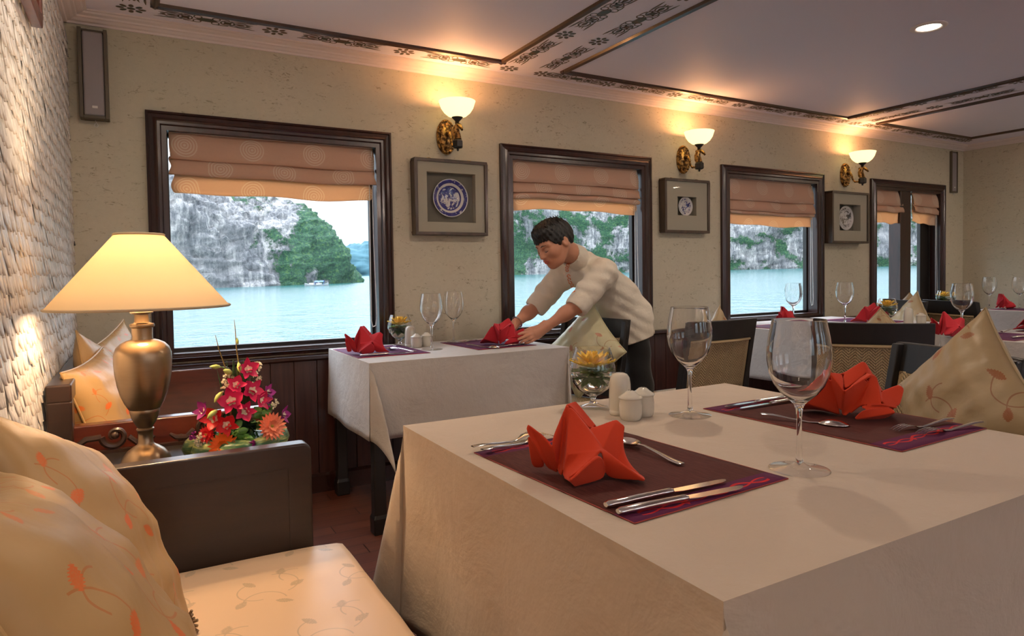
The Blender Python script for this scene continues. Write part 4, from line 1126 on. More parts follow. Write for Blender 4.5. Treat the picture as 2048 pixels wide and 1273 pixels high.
# ------------------------------------------------------------------ cutlery (local +x from handle end to tip, lying on z=0)
def flat_bar(b, st, M_=None, n=8):
    """st: (x, half width, z centre, half thickness)"""
    R = []
    for x, w, z, t in st:
        R.append([(x, w*math.cos(2*PI*k/n), z+t*math.sin(2*PI*k/n)) for k in range(n)])
    b.rings(R, True, True, 0, M_)
def make_knife():
    b = MB()
    flat_bar(b, [(0, .0055, .0050, .0035), (.006, .0085, .0055, .0050), (.05, .0078, .0055, .0050), (.11, .0066, .0055, .0048), (.128, .0072, .0055, .0050), (.134, .0058, .0052, .0036)], None, 12)
    R = []
    for x, y0, y1, t in ((.132, -.005, .005, .0012), (.15, -.009, .006, .0010), (.20, -.0105, .0055, .0009), (.235, -.0095, .0045, .0008), (.248, -.006, .003, .0007), (.253, -.001, .001, .0005)):
        R.append([(x, y0, .0045-t*.4), (x, y1, .0045-t), (x, y1, .0045+t), (x, y0, .0045+t*.4)])
    b.rings(R)
    return tag(b.build('knife', M['chrome'], smooth=45), None, 'knife', 'table knives')
def handle(b, L, zb=.002):
    flat_bar(b, [(0, .006, zb+.001, .0012), (.004, .0085, zb+.0012, .0017), (.03, .0075, zb+.002, .0020), (L*.55, .0048, zb+.007, .0020), (L*.85, .0036, zb+.011, .0020), (L, .0042, zb+.0095, .0018)], None, 10)
def make_fork():
    b = MB(); handle(b, .125)
    st = [(.125, .004, .0115, .0015), (.135, .008, .0090, .0012), (.145, .0115, .0055, .0010), (.158, .0125, .0035, .0010)]
    flat_bar(b, st, None, 8)
    for k in range(4):
        y = (-1.5+k)*.0068
        R = [[(x, y-w, z), (x, y, z-.0008), (x, y+w, z), (x, y, z+.0008)] for x, z, w in ((.154, .0034, .0021), (.172, .0030, .0019), (.190, .0055, .0016), (.203, .0105, .0008))]
        b.rings(R)
    return tag(b.build('fork', M['chrome'], smooth=45), None, 'fork', 'table forks')
def make_spoon():
    b = MB(); handle(b, .130)
    n = 18; R = []; R2 = []
    for k, s in enumerate((1.0, .92, .75, .5, .25, .02)):
        d = .0095*(1-s*s)
        R.append([(.130+.033+.034*s*math.cos(2*PI*i/n), .0215*s*math.sin(2*PI*i/n)*(1+.12*math.cos(2*PI*i/n)), .0120-d) for i in range(n)])
    b.rings(R, True, False)
    b.rings([[(x, y, z-.0012) for x, y, z in r] for r in R], True, False)
    b.rings([R[0], [(x, y, z-.0012) for x, y, z in R[0]]], True, False)
    return tag(b.build('spoon', M['chrome'], smooth=60), None, 'spoon', 'table spoons')
kn, fk, spn = make_knife(), make_fork(), make_spoon(); uk, uf, us = [], [], []
def lay(proto, used, p, q, label, z=.7545, flip=False):
    """p handle end, q tip"""
    a = math.atan2(q[1]-p[1], q[0]-p[0])
    o = place(proto, used, (p[0], p[1], z), a, label)
    if flip: o.rotation_euler = (PI, 0, a); o.location.z = z+.0135
    return o
Z1 = .7548
lay(kn, uk, (.622, .820), (.888, .812), 'knife behind the other knife at the front of the near placemat', Z1)
lay(kn, uk, (.620, .787), (.872, .773), 'knife nearest the camera at the front of the near placemat', Z1)
lay(fk, uf, (.592, 1.228), (.79, 1.272), 'fork left of the front orange napkin, farther from the camera', Z1, True)
lay(fk, uf, (.598, 1.196), (.79, 1.246), 'fork left of the front orange napkin, nearer the camera', Z1, True)
lay(spn, us, (.882, .925), (.888, 1.11), 'spoon lying just behind the front orange napkin', Z1)
lay(kn, uk, (1.60, 1.256), (1.365, 1.252), 'farther knife at the window end of the second brown placemat', Z1)
lay(kn, uk, (1.615, 1.222), (1.385, 1.214), 'nearer knife at the window end of the second brown placemat', Z1)
lay(spn, us, (1.335, 1.125), (1.440, .935), 'spoon turned bowl down in front of the right orange napkin', Z1, True)
lay(fk, uf, (1.665, .850), (1.465, .868), 'left one of the two forks with curved necks on the second brown placemat', Z1, True)
lay(fk, uf, (1.680, .795), (1.475, .822), 'right one of the two forks with curved necks on the second brown placemat', Z1, True)
lay(kn, uk, (.870, 2.965), (1.105, 2.955), 'knife along the near edge of the left daylight-tinted placemat', Z1)
lay(spn, us, (1.150, 2.985), (1.085, 3.115), 'spoon right of the crimson napkin on the left daylight-tinted placemat', Z1)
lay(spn, us, (1.452, 3.06), (1.500, 2.98), 'dark looking spoon left of the napkin the waiter is setting', Z1, True)
lay(kn, uk, (1.755, 2.960), (1.54, 2.925), 'knife at the near edge of the waiter\'s placemat', Z1)
lay(fk, uf, (1.42, 3.24), (1.60, 3.27), 'fork behind the napkin the waiter is setting', Z1, True)
lay(kn, uk, (3.86, 1.69), (4.12, 1.665), 'knife on the aisle table\'s near placemat', Z1)
lay(fk, uf, (4.30, 1.88), (4.08, 1.87), 'fork on the aisle table left of the crimson napkin', Z1, True)
lay(kn, uk, (6.42, 2.86), (6.62, 2.95), 'knife on the far corner table', Z1)

# ------------------------------------------------------------------ folded star napkins
NA = {'a':(-0.110,0.057,0.100), 'a2':(-0.115,0.055,0.089), 'b':(-0.074,0.106,0.004), 'b2':(-0.060,0.076,0.010), 'c':(-0.075,0.036,0.066), 'd':(-0.035,0.046,0.127), 'd2':(-0.034,0.039,0.128), 'e':(-0.009,0.058,0.131), 'f':(0.018,0.032,0.085), 'v':(-0.002,0.023,0.082), 'g':(0.049,0.009,0.098), 'g2':(0.057,-0.004,0.088), 'h':(-0.004,-0.019,0.057), 'h2':(0.031,-0.015,0.026), 'i':(0.040,-0.080,0.009), 'j':(-0.049,0.053,0.004), 'jL':(-0.051,0.065,0.005), 'j2':(-0.054,0.032,0.004), 'k':(-0.060,0.008,0.050), 'k2':(-0.015,-0.030,0.057), 'l1':(-0.086,-0.037,0.022), 'l2':(-0.067,-0.023,0.004), 'l3':(0.005,-0.016,0.004),
      'eb':(.035,.060,.030), 'fb':(.060,.030,.020), 'cb':(-.02,.075,.03), 'ib':(.062,-.050,.004), 'kk':(-.045,-.005,.004)}
NB = {'p':(-0.045,0.134,0.004), 'p2':(-0.078,0.077,0.035), 'q':(-0.048,0.035,0.113), 'r':(0.018,0.107,0.006), 's':(-0.045,-0.003,0.072), 't':(-0.008,0.030,0.004), 'w':(-0.006,0.028,0.105), 'e':(0.051,0.014,0.134), 'e2':(0.056,0.007,0.131), 'x':(0.040,-0.005,0.106), 'm':(0.021,-0.032,0.110), 'm2':(0.030,-0.036,0.104), 'n':(0.047,-0.036,0.066), 'o':(-0.011,0.011,0.004), 'g':(0.093,-0.054,0.081), 'g2':(0.099,-0.064,0.072), 'h':(0.059,-0.075,0.032), 'k':(0.014,-0.059,0.044), 'u':(-0.014,-0.032,0.029), 'y':(-0.030,-0.016,0.004), 'y2':(0.041,-0.050,0.004), 'z1':(0.038,-0.079,0.024), 'z2':(0.041,-0.064,0.033), 'u2':(-0.009,-0.022,0.036),
      'pb':(-.035,.120,.012), 'rb':(.03,.08,.03), 'eb':(.085,.04,.02), 'gb':(.115,-.03,.01)}
GA = [(('a2', 'b', 'b2'),), (('a', 'a2', 'b2', 'jL'), ('a', 'jL', 'j', 'c')), (('c', 'j', 'd'), ('d', 'j', 'j2', 'd2')), (('d2', 'j2', 'k'), ('d2', 'k', 'k2', 'h'), ('d2', 'h', 'v')),
      (('d', 'd2', 'v', 'e'), ('e', 'v', 'f'), ('e', 'f', 'fb', 'eb'), ('d', 'e', 'eb', 'cb'), ('c', 'd', 'cb')), (('v', 'h', 'g'), ('g', 'h', 'h2', 'g2'), ('f', 'v', 'g', 'fb'), ('g', 'g2', 'fb'), ('g2', 'h2', 'ib', 'fb')),
      (('h', 'k2', 'l3', 'i'), ('h', 'i', 'h2'), ('h2', 'i', 'ib')), (('k', 'j2', 'l1', 'k2'), ('k', 'k2', 'h')), (('k2', 'l1', 'l2', 'l3'), ('j2', 'kk', 'l2', 'l1'))]
OA = [-.004, .0, .006, -.001, -.005, .001, .003, .001, .008]
GB = [(('p', 'p2', 't', 'r'), ('q', 'p2', 't')), (('q', 't', 's'), ('q', 's', 'w')), (('w', 's', 'x', 'e'), ('e', 'x', 'e2')), (('s', 't', 'o', 'm'), ('s', 'm', 'x')), (('m', 'o', 'u2'), ('m', 'u2', 'k', 'm2'), ('m2', 'k', 'n')),
      (('n', 'k', 'h', 'g'), ('g', 'h', 'g2')), (('u2', 'u', 'z2', 'k'), ('k', 'z2', 'h')), (('u', 'y', 'z1', 'z2'), ('y', 'y2', 'z1')),
      (('q', 'w', 'rb', 'r'), ('w', 'e', 'eb', 'rb'), ('e', 'e2', 'eb'), ('e2', 'x', 'n', 'gb'), ('x', 'm', 'm2', 'n'), ('n', 'g', 'gb'), ('g', 'g2', 'gb'), ('e2', 'gb', 'eb'))]
OB = [.002, .004, -.003, .005, -.001, .0, .004, .009, -.003]
def make_napkin(NV, G, OFF, d, mat, name='folded_napkin'):
    """each fold of the cloth is laid as its own soft sheet, then all are welded into one continuous cloth"""
    vs_ = []; fs = []; d = Vector(d).normalized()
    for g_, off in zip(G, OFF):
        ix = {}
        for f in g_:
            for k in f:
                if k not in ix:
                    ix[k] = len(vs_); p = Vector(NV[k])+d*off*(1 if NV[k][2] > .006 else .6); vs_.append(tuple(p))
        fs += [tuple(ix[k] for k in f) for f in g_]
    me = bpy.data.meshes.new(name); me.from_pydata(vs_, [], fs)
    bm = bmesh.new(); bm.from_mesh(me); bmesh.ops.recalc_face_normals(bm, faces=bm.faces)
    bmesh.ops.subdivide_edges(bm, edges=bm.edges, cuts=1, use_grid_fill=True)
    bmesh.ops.triangulate(bm, faces=[f for f in bm.faces if len(f.verts) > 4])
    cr = bm.edges.layers.float.new('crease_edge')
    for e in bm.edges:
        e[cr] = .8 if len(e.link_faces) == 1 else (.5 if e.calc_face_angle(0) > .3 else 0)
    bm.to_mesh(me); bm.free()
    o = bpy.data.objects.new(name, me); COL.objects.link(o)
    md = o.modifiers.new('solid', 'SOLIDIFY'); md.thickness = .0046; md.offset = 0
    md = o.modifiers.new('sub', 'SUBSURF'); md.levels = 2
    md = o.modifiers.new('remesh', 'REMESH'); md.mode = 'VOXEL'; md.voxel_size = .0015
    md = o.modifiers.new('smooth', 'SMOOTH'); md.factor = .5; md.iterations = 2
    ev = o.evaluated_get(bpy.context.evaluated_depsgraph_get()); m2 = bpy.data.meshes.new_from_object(ev)
    o.modifiers.clear(); m2.materials.clear(); m2.materials.append(M[mat].m)
    m2.vertices.foreach_set('co', np.maximum(np.array([c for v in m2.vertices for c in v.co]).reshape(-1, 3), [-9, -9, .0]).ravel())
    o.data = m2; m2.shade_smooth(); m2.name = name
    return tag(o, None, 'napkin')
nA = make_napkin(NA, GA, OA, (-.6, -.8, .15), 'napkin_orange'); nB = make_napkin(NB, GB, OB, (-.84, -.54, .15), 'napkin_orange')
def twin(o, mat):
    c = o.copy(); c.data = o.data.copy(); COL.objects.link(c); c.data.materials.clear(); c.data.materials.append(M[mat].m); return c
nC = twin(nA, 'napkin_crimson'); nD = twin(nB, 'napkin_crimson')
ZN = .7560
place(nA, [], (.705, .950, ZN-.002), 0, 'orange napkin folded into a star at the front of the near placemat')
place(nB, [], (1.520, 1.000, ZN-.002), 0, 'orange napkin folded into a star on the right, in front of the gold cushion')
uc, ud = [], []
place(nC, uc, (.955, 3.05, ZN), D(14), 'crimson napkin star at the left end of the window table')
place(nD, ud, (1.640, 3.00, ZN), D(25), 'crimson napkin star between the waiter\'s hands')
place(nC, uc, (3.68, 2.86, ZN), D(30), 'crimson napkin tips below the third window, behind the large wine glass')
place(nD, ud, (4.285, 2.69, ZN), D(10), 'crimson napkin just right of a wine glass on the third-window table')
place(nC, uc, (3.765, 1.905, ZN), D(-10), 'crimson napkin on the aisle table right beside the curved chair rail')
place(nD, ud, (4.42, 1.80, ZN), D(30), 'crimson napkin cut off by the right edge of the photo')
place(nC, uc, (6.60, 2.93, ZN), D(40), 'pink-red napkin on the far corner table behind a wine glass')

# ------------------------------------------------------------------ glasses
def make_wine():
    t = empty('wine_glass', (0, 0, 0)); t['category'] = 'wine glass'
    out = [(.0, .0), (.050, .0), (.0535, .0008), (.0535, .0016), (.045, .0032), (.025, .0058), (.012, .0100), (.0070, .016), (.0052, .028), (.0046, .06), (.0048, .095), (.0060, .112), (.0100, .122), (.0190, .1305), (.0320, .142), (.0440, .158), (.0525, .180), (.0562, .203), (.0560, .222), (.0530, .246), (.0485, .268), (.0470, .2765), (.0466, .2782)]
    inn = [(.0456, .2778), (.0470, .268), (.0515, .246), (.0545, .222), (.0547, .203), (.0510, .180), (.0425, .159), (.0305, .144), (.0180, .1335), (.0085, .1275), (0, .1255)]
    b = MB(); b.lathe([(0, .0078)]+out[7:]+inn, 56, caps=False); b.build('glass_body', M['glass'], t, smooth=70)
    MB().lathe(out[:7]+[(.008, .014)], 48, caps=False).build('foot', M['thin_glass'], t, smooth=60)
    return t
gp = make_wine(); ug = []
for x, y, lb in ((1.053, .801, 'large empty wine glass nearest the camera at the centre right'), (1.223, 1.253, 'large empty wine glass beside the salt and pepper on the front table'),
                 (1.263, 3.064, 'front wine glass of the two on the window table'), (1.500, 3.320, 'wine glass standing farther back against the wall on the window table'),
                 (3.86, 2.98, 'wine glass in front of the third window\'s right jamb'), (4.165, 2.810, 'wine glass in front of the wall between the last two windows'),
                 (3.98, 1.985, 'big wine glass on the aisle table above the gold cushion tip'), (6.50, 3.02, 'wine glass just behind the big one in the far right group'), (6.66, 2.86, 'wine glass in front of the far corner napkin'), (4.55, 1.86, 'wine glass at the very right edge of the photo')):
    place(gp, ug, (x, y, .7515 if (x > 1.3 and y > 2) else .7510), 0, lb)
def make_bowl():
    t = empty('brandy_glass', (0, 0, 0)); t['category'] = 'glass bowl'
    out = [(.0, .0), (.038, .0), (.0405, .0010), (.040, .0022), (.028, .0050), (.012, .0110), (.0075, .018), (.0070, .024), (.0105, .031), (.024, .038), (.042, .051), (.056, .072), (.0625, .095), (.0620, .112), (.056, .138), (.0490, .160), (.0478, .164)]
    inn = [(.0468, .1638), (.0545, .138), (.0603, .112), (.0608, .095), (.0545, .073), (.0405, .053), (.024, .041), (.010, .036), (0, .035)]
    b = MB(); b.lathe([(0, .0085)]+out[5:]+inn, 48, caps=False); b.build('glass_body', M['glass'], t, smooth=70)
    MB().lathe(out[:5]+[(.012, .011)], 40, caps=False).build('foot', M['thin_glass'], t, smooth=60)
    b = MB(); b.lathe([(0, .0356), (.010, .0366), (.0235, .0415), (.0400, .0535), (.0540, .0735), (.0602, .0915), (.0, .0915)], 48, caps=False); b.build('water', M['water'], t, smooth=50)
    return t
def petal(b, L, W, M_, curve=.3, n=6, tip=1.0, cup=.2, z0=0.0):
    R = []
    for i in range(n+1):
        s = i/n; w = W*math.sin(PI*min(.97, s*.86+.12))**.8*(1 if s < .8 else (1-(s-.8)*4.2*tip)); y = L*s; z = z0+curve*L*s*s
        R.append([(-max(w, .0004), y, z+cup*W), (0, y, z), (max(w, .0004), y, z+cup*W)])
    b.rings(R, False, False, 0, M_)
def make_floating():
    t = empty('floating_flower', (0, 0, 0)); t['category'] = 'flower'
    b = MB()
    for ring, (n, L, tilt) in enumerate(((14, .048, 8), (12, .042, 28), (9, .031, 52), (6, .022, 70))):
        for k in range(n): petal(b, L, .0095, RZ(2*PI*k/n+ring*.35) @ RX(D(tilt)) @ T(0, .003, .002+ring*.0025), .18)
    b.build('petals', M['petal_yellow'], t, smooth=80, solid=.0006)
    b = MB()
    for ring, (n, L, tilt) in enumerate(((10, .044, -6), (9, .040, -28), (7, .036, -52))):
        for k in range(n): petal(b, L, .010, RZ(2*PI*k/n+ring*.35) @ RX(D(tilt)) @ T(0, .003, -.003), .1)
    b.tube([(0, 0, -.004), (0, 0, -.026)], .003, 6); b.build('sepals', M['leaf_green'], t, smooth=80, solid=.0006)
    return t
bp, fp = make_bowl(), make_floating(); ub, ufl = [], []
for x, y, lb in ((1.078, 1.472, 'on the front table beside the tall white shaker'), (1.195, 3.340, 'on the window table behind the white shakers'),
                 (4.40, 2.66, 'on the third-window table behind the curved chair rail'), (6.22, 3.25, 'in the far corner under the last window\'s cord')):
    place(bp, ub, (x, y, .7515), 0, 'stemmed bowl of water with yellow flower '+lb)
    o = place(fp, ufl, (x, y, .7515+.1060), rnd.uniform(0, 6), 'yellow flower floating in the bowl '+lb); o.scale = (1.30, 1.30, 1.35)

# ------------------------------------------------------------------ shakers
def make_shaker(tall):
    if tall: pr = [(0, 0), (.0265, 0), (.0285, .003), (.0290, .010), (.0280, .012), (.0280, .014), (.0288, .017), (.0285, .05), (.0275, .080), (.0250, .096), (.0190, .105), (.0100, .1085), (0, .109)]
    else: pr = [(0, 0), (.0235, 0), (.0265, .004), (.0285, .015), (.0290, .035), (.0275, .050), (.0285, .0525), (.0305, .0545), (.0300, .0570), (.0250, .0600), (.0175, .0650), (.0100, .0715), (.0, .0735)]
    b = MB(); b.lathe(pr, 40, caps=False)
    t = tag(b.build('ceramic_holder' if tall else 'shaker', M['porcelain'], smooth=50), None, 'toothpick holder' if tall else 'shaker')
    h = MB()
    for k in range(3): h.lathe([(0, .0008), (.0012, .0004), (.0014, -.003)], 8, (.004*math.cos(k*2.1), .004*math.sin(k*2.1), .1085 if tall else .0735), caps=False)
    h.build('pour_hole', M['dark_metal'], t)
    return t
s1, s2 = make_shaker(False), make_shaker(True); u1, u2 = [], []
place(s2, u2, (1.084, 1.362, .7510), 0, 'tall round-topped white holder behind the two shakers on the front table')
place(s1, u1, (1.068, 1.300, .7510), 0, 'white ceramic shaker, left one of the pair on the front table')
place(s1, u1, (1.123, 1.318, .7510), 0, 'white ceramic shaker, right one of the pair on the front table')
place(s2, u2, (1.225, 3.262, .7515), 0, 'tall white holder among the shakers on the window table')
place(s1, u1, (1.232, 3.192, .7515), 0, 'white shaker, left one on the window table'); place(s1, u1, (1.300, 3.225, .7515), 0, 'white shaker, right one on the window table')
place(s2, u2, (4.42, 2.53, .7515), 0, 'pale tall holder in front of the gold cushion behind the curved chair rail'); place(s1, u1, (4.47, 2.475, .7515), 0, 'pale shaker right of the tall holder behind the curved chair rail')
# ------------------------------------------------------------------ flower arrangement on the console
FA0 = (.232, 2.02, .626)
fl = empty('flower_arrangement', FA0, 0, 'low bouquet of orchids, gerberas and tall buds on the console beside the brass lamp', 'flowers')
def aim(p, d, spin=0.0):
    d = Vector(d).normalized(); q = Vector((0, 0, 1)).rotation_difference(d).to_matrix().to_4x4()
    return T(*p) @ q @ RZ(spin)
# view helper directions: toward the room's aisle and the camera
b = MB(); b.lathe([(0, 0), (.085, 0), (.100, .012), (.104, .030), (.098, .040), (0, .044)], 28, caps=False); b.build('bowl', M['leaf_dark'], fl)
# wrapped ti leaves around the bowl
for k, (a, z, l, tl) in enumerate(((-2.5, .030, .10, .1), (-1.75, .028, .13, 0), (-1.0, .032, .12, .1), (-.25, .036, .12, .35), (.5, .034, .11, .2), (-3.1, .03, .09, .2))):
    R = []
    for i in range(9):
        s = -1+2*i/8; w = .030*(1-abs(s)**2.2)+.002
        aa = a+s*l*5.2; rr = .108+.010*math.cos(s*2)
        c = Vector((rr*math.cos(aa), rr*math.sin(aa), z+tl*.08*s)); o = Vector((math.cos(aa), math.sin(aa), 0))
        R.append([c-Vector((0, 0, w)), c+o*.018*(1-s*s)+Vector((0, 0, -w*.5)), c+o*.024*(1-s*s), c+o*.016*(1-s*s)+Vector((0, 0, w*.6)), c+Vector((0, 0, w))])
    MB().rings(R, False, False).build('wrapped_leaf', M['wrap_leaf'], fl, smooth=80, solid=.001)
# core of greenery so nothing floats
b = MB(); r8 = random.Random(8)
for k in range(90):
    a = r8.uniform(0, 6.28); q = r8.uniform(0, 1)**.6; zz = .04+.12*(1-q)*r8.uniform(.4, 1)
    p = (q*.095*math.cos(a), q*.085*math.sin(a), zz)
    petal(b, r8.uniform(.025, .045), .011, aim(p, (math.cos(a)*q, math.sin(a)*q, .7), r8.uniform(0, 6)) @ RX(D(-60)), .3)
b.build('foliage', M['leaf_dark'], fl, smooth=80)
b = MB()
for (x, y, z, n) in ((-.005, -.085, .075, 9), (.018, -.095, .055, 7), (.060, -.055, .115, 8), (.072, -.04, .135, 6), (-.045, -.06, .06, 5)):
    for k in range(n): petal(b, .026, .0095, aim((x, y, z), (r8.uniform(-1, 1), -.9+r8.uniform(-.3, .3), r8.uniform(-.2, 1)), r8.uniform(0, 6)) @ RX(D(-50)), .2)
b.build('rounded_leaves', M['leaf_green'], fl, smooth=80, solid=.0006)
def gerbera(p, d, r, mat, label=None):
    b = MB(); Mx = aim(p, d)
    for ring, (n, L, t) in enumerate(((20, r, 8), (18, r*.86, 17), (14, r*.5, 34))):
        for k in range(n): petal(b, L*r8.uniform(.93, 1.04), r*.16, Mx @ RZ(2*PI*k/n+ring*.17) @ RX(D(t+r8.uniform(-4, 4))) @ T(0, .004, ring*.0016), .08, 5)
    o = b.build('gerbera', M[mat], fl, smooth=80)
    if label: o['label'] = label
    c = MB(); c.ball((0, 0, .006), r*.17, 12, 6, 0, Mx, (1, 1, .45)); c.ball((0, 0, .009), r*.07, 8, 5, 0, Mx); c.build('flower_centre', M['gerbera_eye'], o)
gerbera((.078, -.100, .082), (.25, -.93, .35), .037, 'petal_coral', 'coral pink gerbera')
gerbera((-.045, -.105, .045), (-.25, -.9, .35), .036, 'petal_orange', 'bright orange gerbera')
gerbera((-.082, -.075, .075), (-.6, -.7, .4), .022, 'petal_red', 'small red gerbera')
def orchid(p, d, r, m1, m2='petal_white', spin=0.0):
    Mx = aim(p, d, spin); b = MB(); w = MB()
    for a, L, W in ((90, 1, .42), (162, .92, .62), (18, .92, .62), (234, .95, .40), (306, .95, .40)):
        petal(b, r*L*1.06, r*W*.66, Mx @ RZ(D(a-90)) @ RX(D(12)), .25, 6)
        petal(w, r*L*.42, r*W*.30, Mx @ RZ(D(a-90)) @ RX(D(13)) @ T(0, 0, .0012), .25, 5)
    petal(b, r*.62, r*.30, Mx @ RZ(D(180)) @ RX(D(48)), .5, 6)
    o = b.build('orchid', M[m1], fl, smooth=80)
    w.ball((0, 0, .004), r*.12, 8, 5, 0, Mx); w.build('orchid_throat', M[m2], o, smooth=80)
for p, d, r, m1, sp in (((.028, -.045, .238), (.2, -.95, .25), .034, 'petal_magenta', .3), ((-.020, -.080, .160), (-.15, -1, .25), .040, 'petal_magenta', .1), ((.035, -.055, .178), (.3, -.9, .3), .037, 'petal_magenta', -.4), ((-.005, -.060, .200), (0, -1, .3), .030, 'petal_magenta', .9), ((.060, -.06, .150), (.5, -.9, .2), .030, 'petal_magenta', 1.4),
                        ((.012, -.085, .130), (.1, -1, .1), .032, 'petal_magenta', 2.2), ((-.062, -.080, .118), (-.5, -.85, .2), .036, 'petal_red', 1.2), ((-.035, -.095, .100), (-.1, -1, .1), .034, 'petal_red', .6),
                        ((.082, -.02, .165), (.7, -.7, .3), .026, 'petal_purple', .2), ((-.085, -.04, .135), (-.8, -.5, .3), .030, 'petal_purple', .9), ((.118, -.045, .100), (.8, -.6, .1), .028, 'petal_purple', .5), ((.108, -.02, .075), (.9, -.5, 0), .024, 'petal_purple', 1.5)):
    orchid(p, d, r, m1, 'petal_white', sp)
# clusters of tiny blossoms
def cluster(c, rad, n, mat, name, sz=.006):
    b = MB()
    for k in range(n):
        v = Vector((r8.gauss(0, 1), r8.gauss(0, 1), r8.gauss(0, 1))).normalized()*rad*r8.uniform(.5, 1); p = Vector(c)+Vector((v.x*.7, v.y*.6, v.z))
        for q in range(4): petal(b, sz, sz*.5, aim(p, v, r8.uniform(0, 6)+q*1.57) @ RX(D(35)), .3, 3)
        b.ball(p, sz*.42, 5, 4)
    b.build(name, M[mat], fl, smooth=80)
cluster((-.022, -.035, .215), .022, 34, 'petal_white', 'white_blossoms'); cluster((-.030, -.045, .190), .015, 16, 'petal_white', 'white_blossoms')
cluster((.055, -.03, .242), .018, 22, 'petal_white', 'white_blossoms'); cluster((.052, -.03, .208), .017, 18, 'petal_white', 'white_blossoms')
cluster((-.100, -.080, .058), .022, 26, 'petal_white', 'white_blossoms'); cluster((-.030, -.125, .020), .018, 18, 'petal_white', 'white_blossoms'); cluster((.100, -.03, .13), .014, 14, 'petal_white', 'white_blossoms')
cluster((.022, -.120, .036), .018, 26, 'petal_purple', 'purple_blossoms', .007); cluster((-.115, -.07, .075), .010, 10, 'petal_purple', 'purple_blossoms'); cluster((.075, -.05, .135), .014, 16, 'petal_purple', 'purple_blossoms')
# tall stems, buds and blades
b = MB(); b.tube([(.0, -.02, .05), (.005, -.03, .20), (.006, -.035, .262), (.002, -.035, .300), (.0, -.036, .350), (-.002, -.036, .380)], [.0022, .0022, .0020, .0016, .0012, .0005], 6)
b.tube([(-.012, -.02, .05), (-.018, -.035, .20), (-.032, -.04, .262), (-.044, -.045, .300), (-.052, -.045, .340)], [.0022, .0020, .0018, .0014, .0006], 6)
b.build('tall_stem', M['stem_brown'], fl)
b = MB()
for k in range(15):
    x = -.030+k*.0052; tx = x+r8.uniform(-.022, .022)
    R = []
    for i in range(7):
        s = i/6; w = .0042*(1-s**1.8)+.0004; cx = x*.4+(tx-x*.4)*s; z = .06+(r8.uniform(.17, .20) if i == 99 else .185+.03*math.sin(k*2.1))*s
        R.append([(cx-w, -.02-.02*s, z), (cx, -.022-.02*s, z), (cx+w, -.02-.02*s, z)])
    b.rings(R, False, False)
b.build('grass_blades', M['leaf_dark'], fl, smooth=80)
def bud(p, d, L, W): MB().lathe([(0, 0), (W*.6, L*.15), (W, L*.45), (W*.7, L*.75), (0, L)], 8, M=aim(p, d), caps=False).build('flower_bud', M['bud_green'], fl, smooth=60)
for p, d, L, W in (((-.040, -.045, .252), (-1, -.1, .10), .030, .0065), ((-.012, -.05, .232), (-.7, -.3, .35), .030, .0085), ((.004, -.05, .262), (.1, -.3, -1), .032, .0065), ((-.040, -.06, .186), (-.6, -.2, -.75), .036, .0080), ((-.055, -.085, .142), (-.75, -.3, -.5), .036, .0085), ((.006, -.036, .308), (-.1, 0, 1), .022, .0035)): bud(p, d, L, W)
b = MB(); b.tube([(-.010, -.03, .19), (-.012, -.04, .235), (-.040, -.045, .252)], .0018, 6); b.tube([(.0, -.03, .2), (.003, -.045, .25), (.004, -.05, .262)], .0018, 6)
b.build('bud_stem', M['stem_green'], fl, smooth=60)
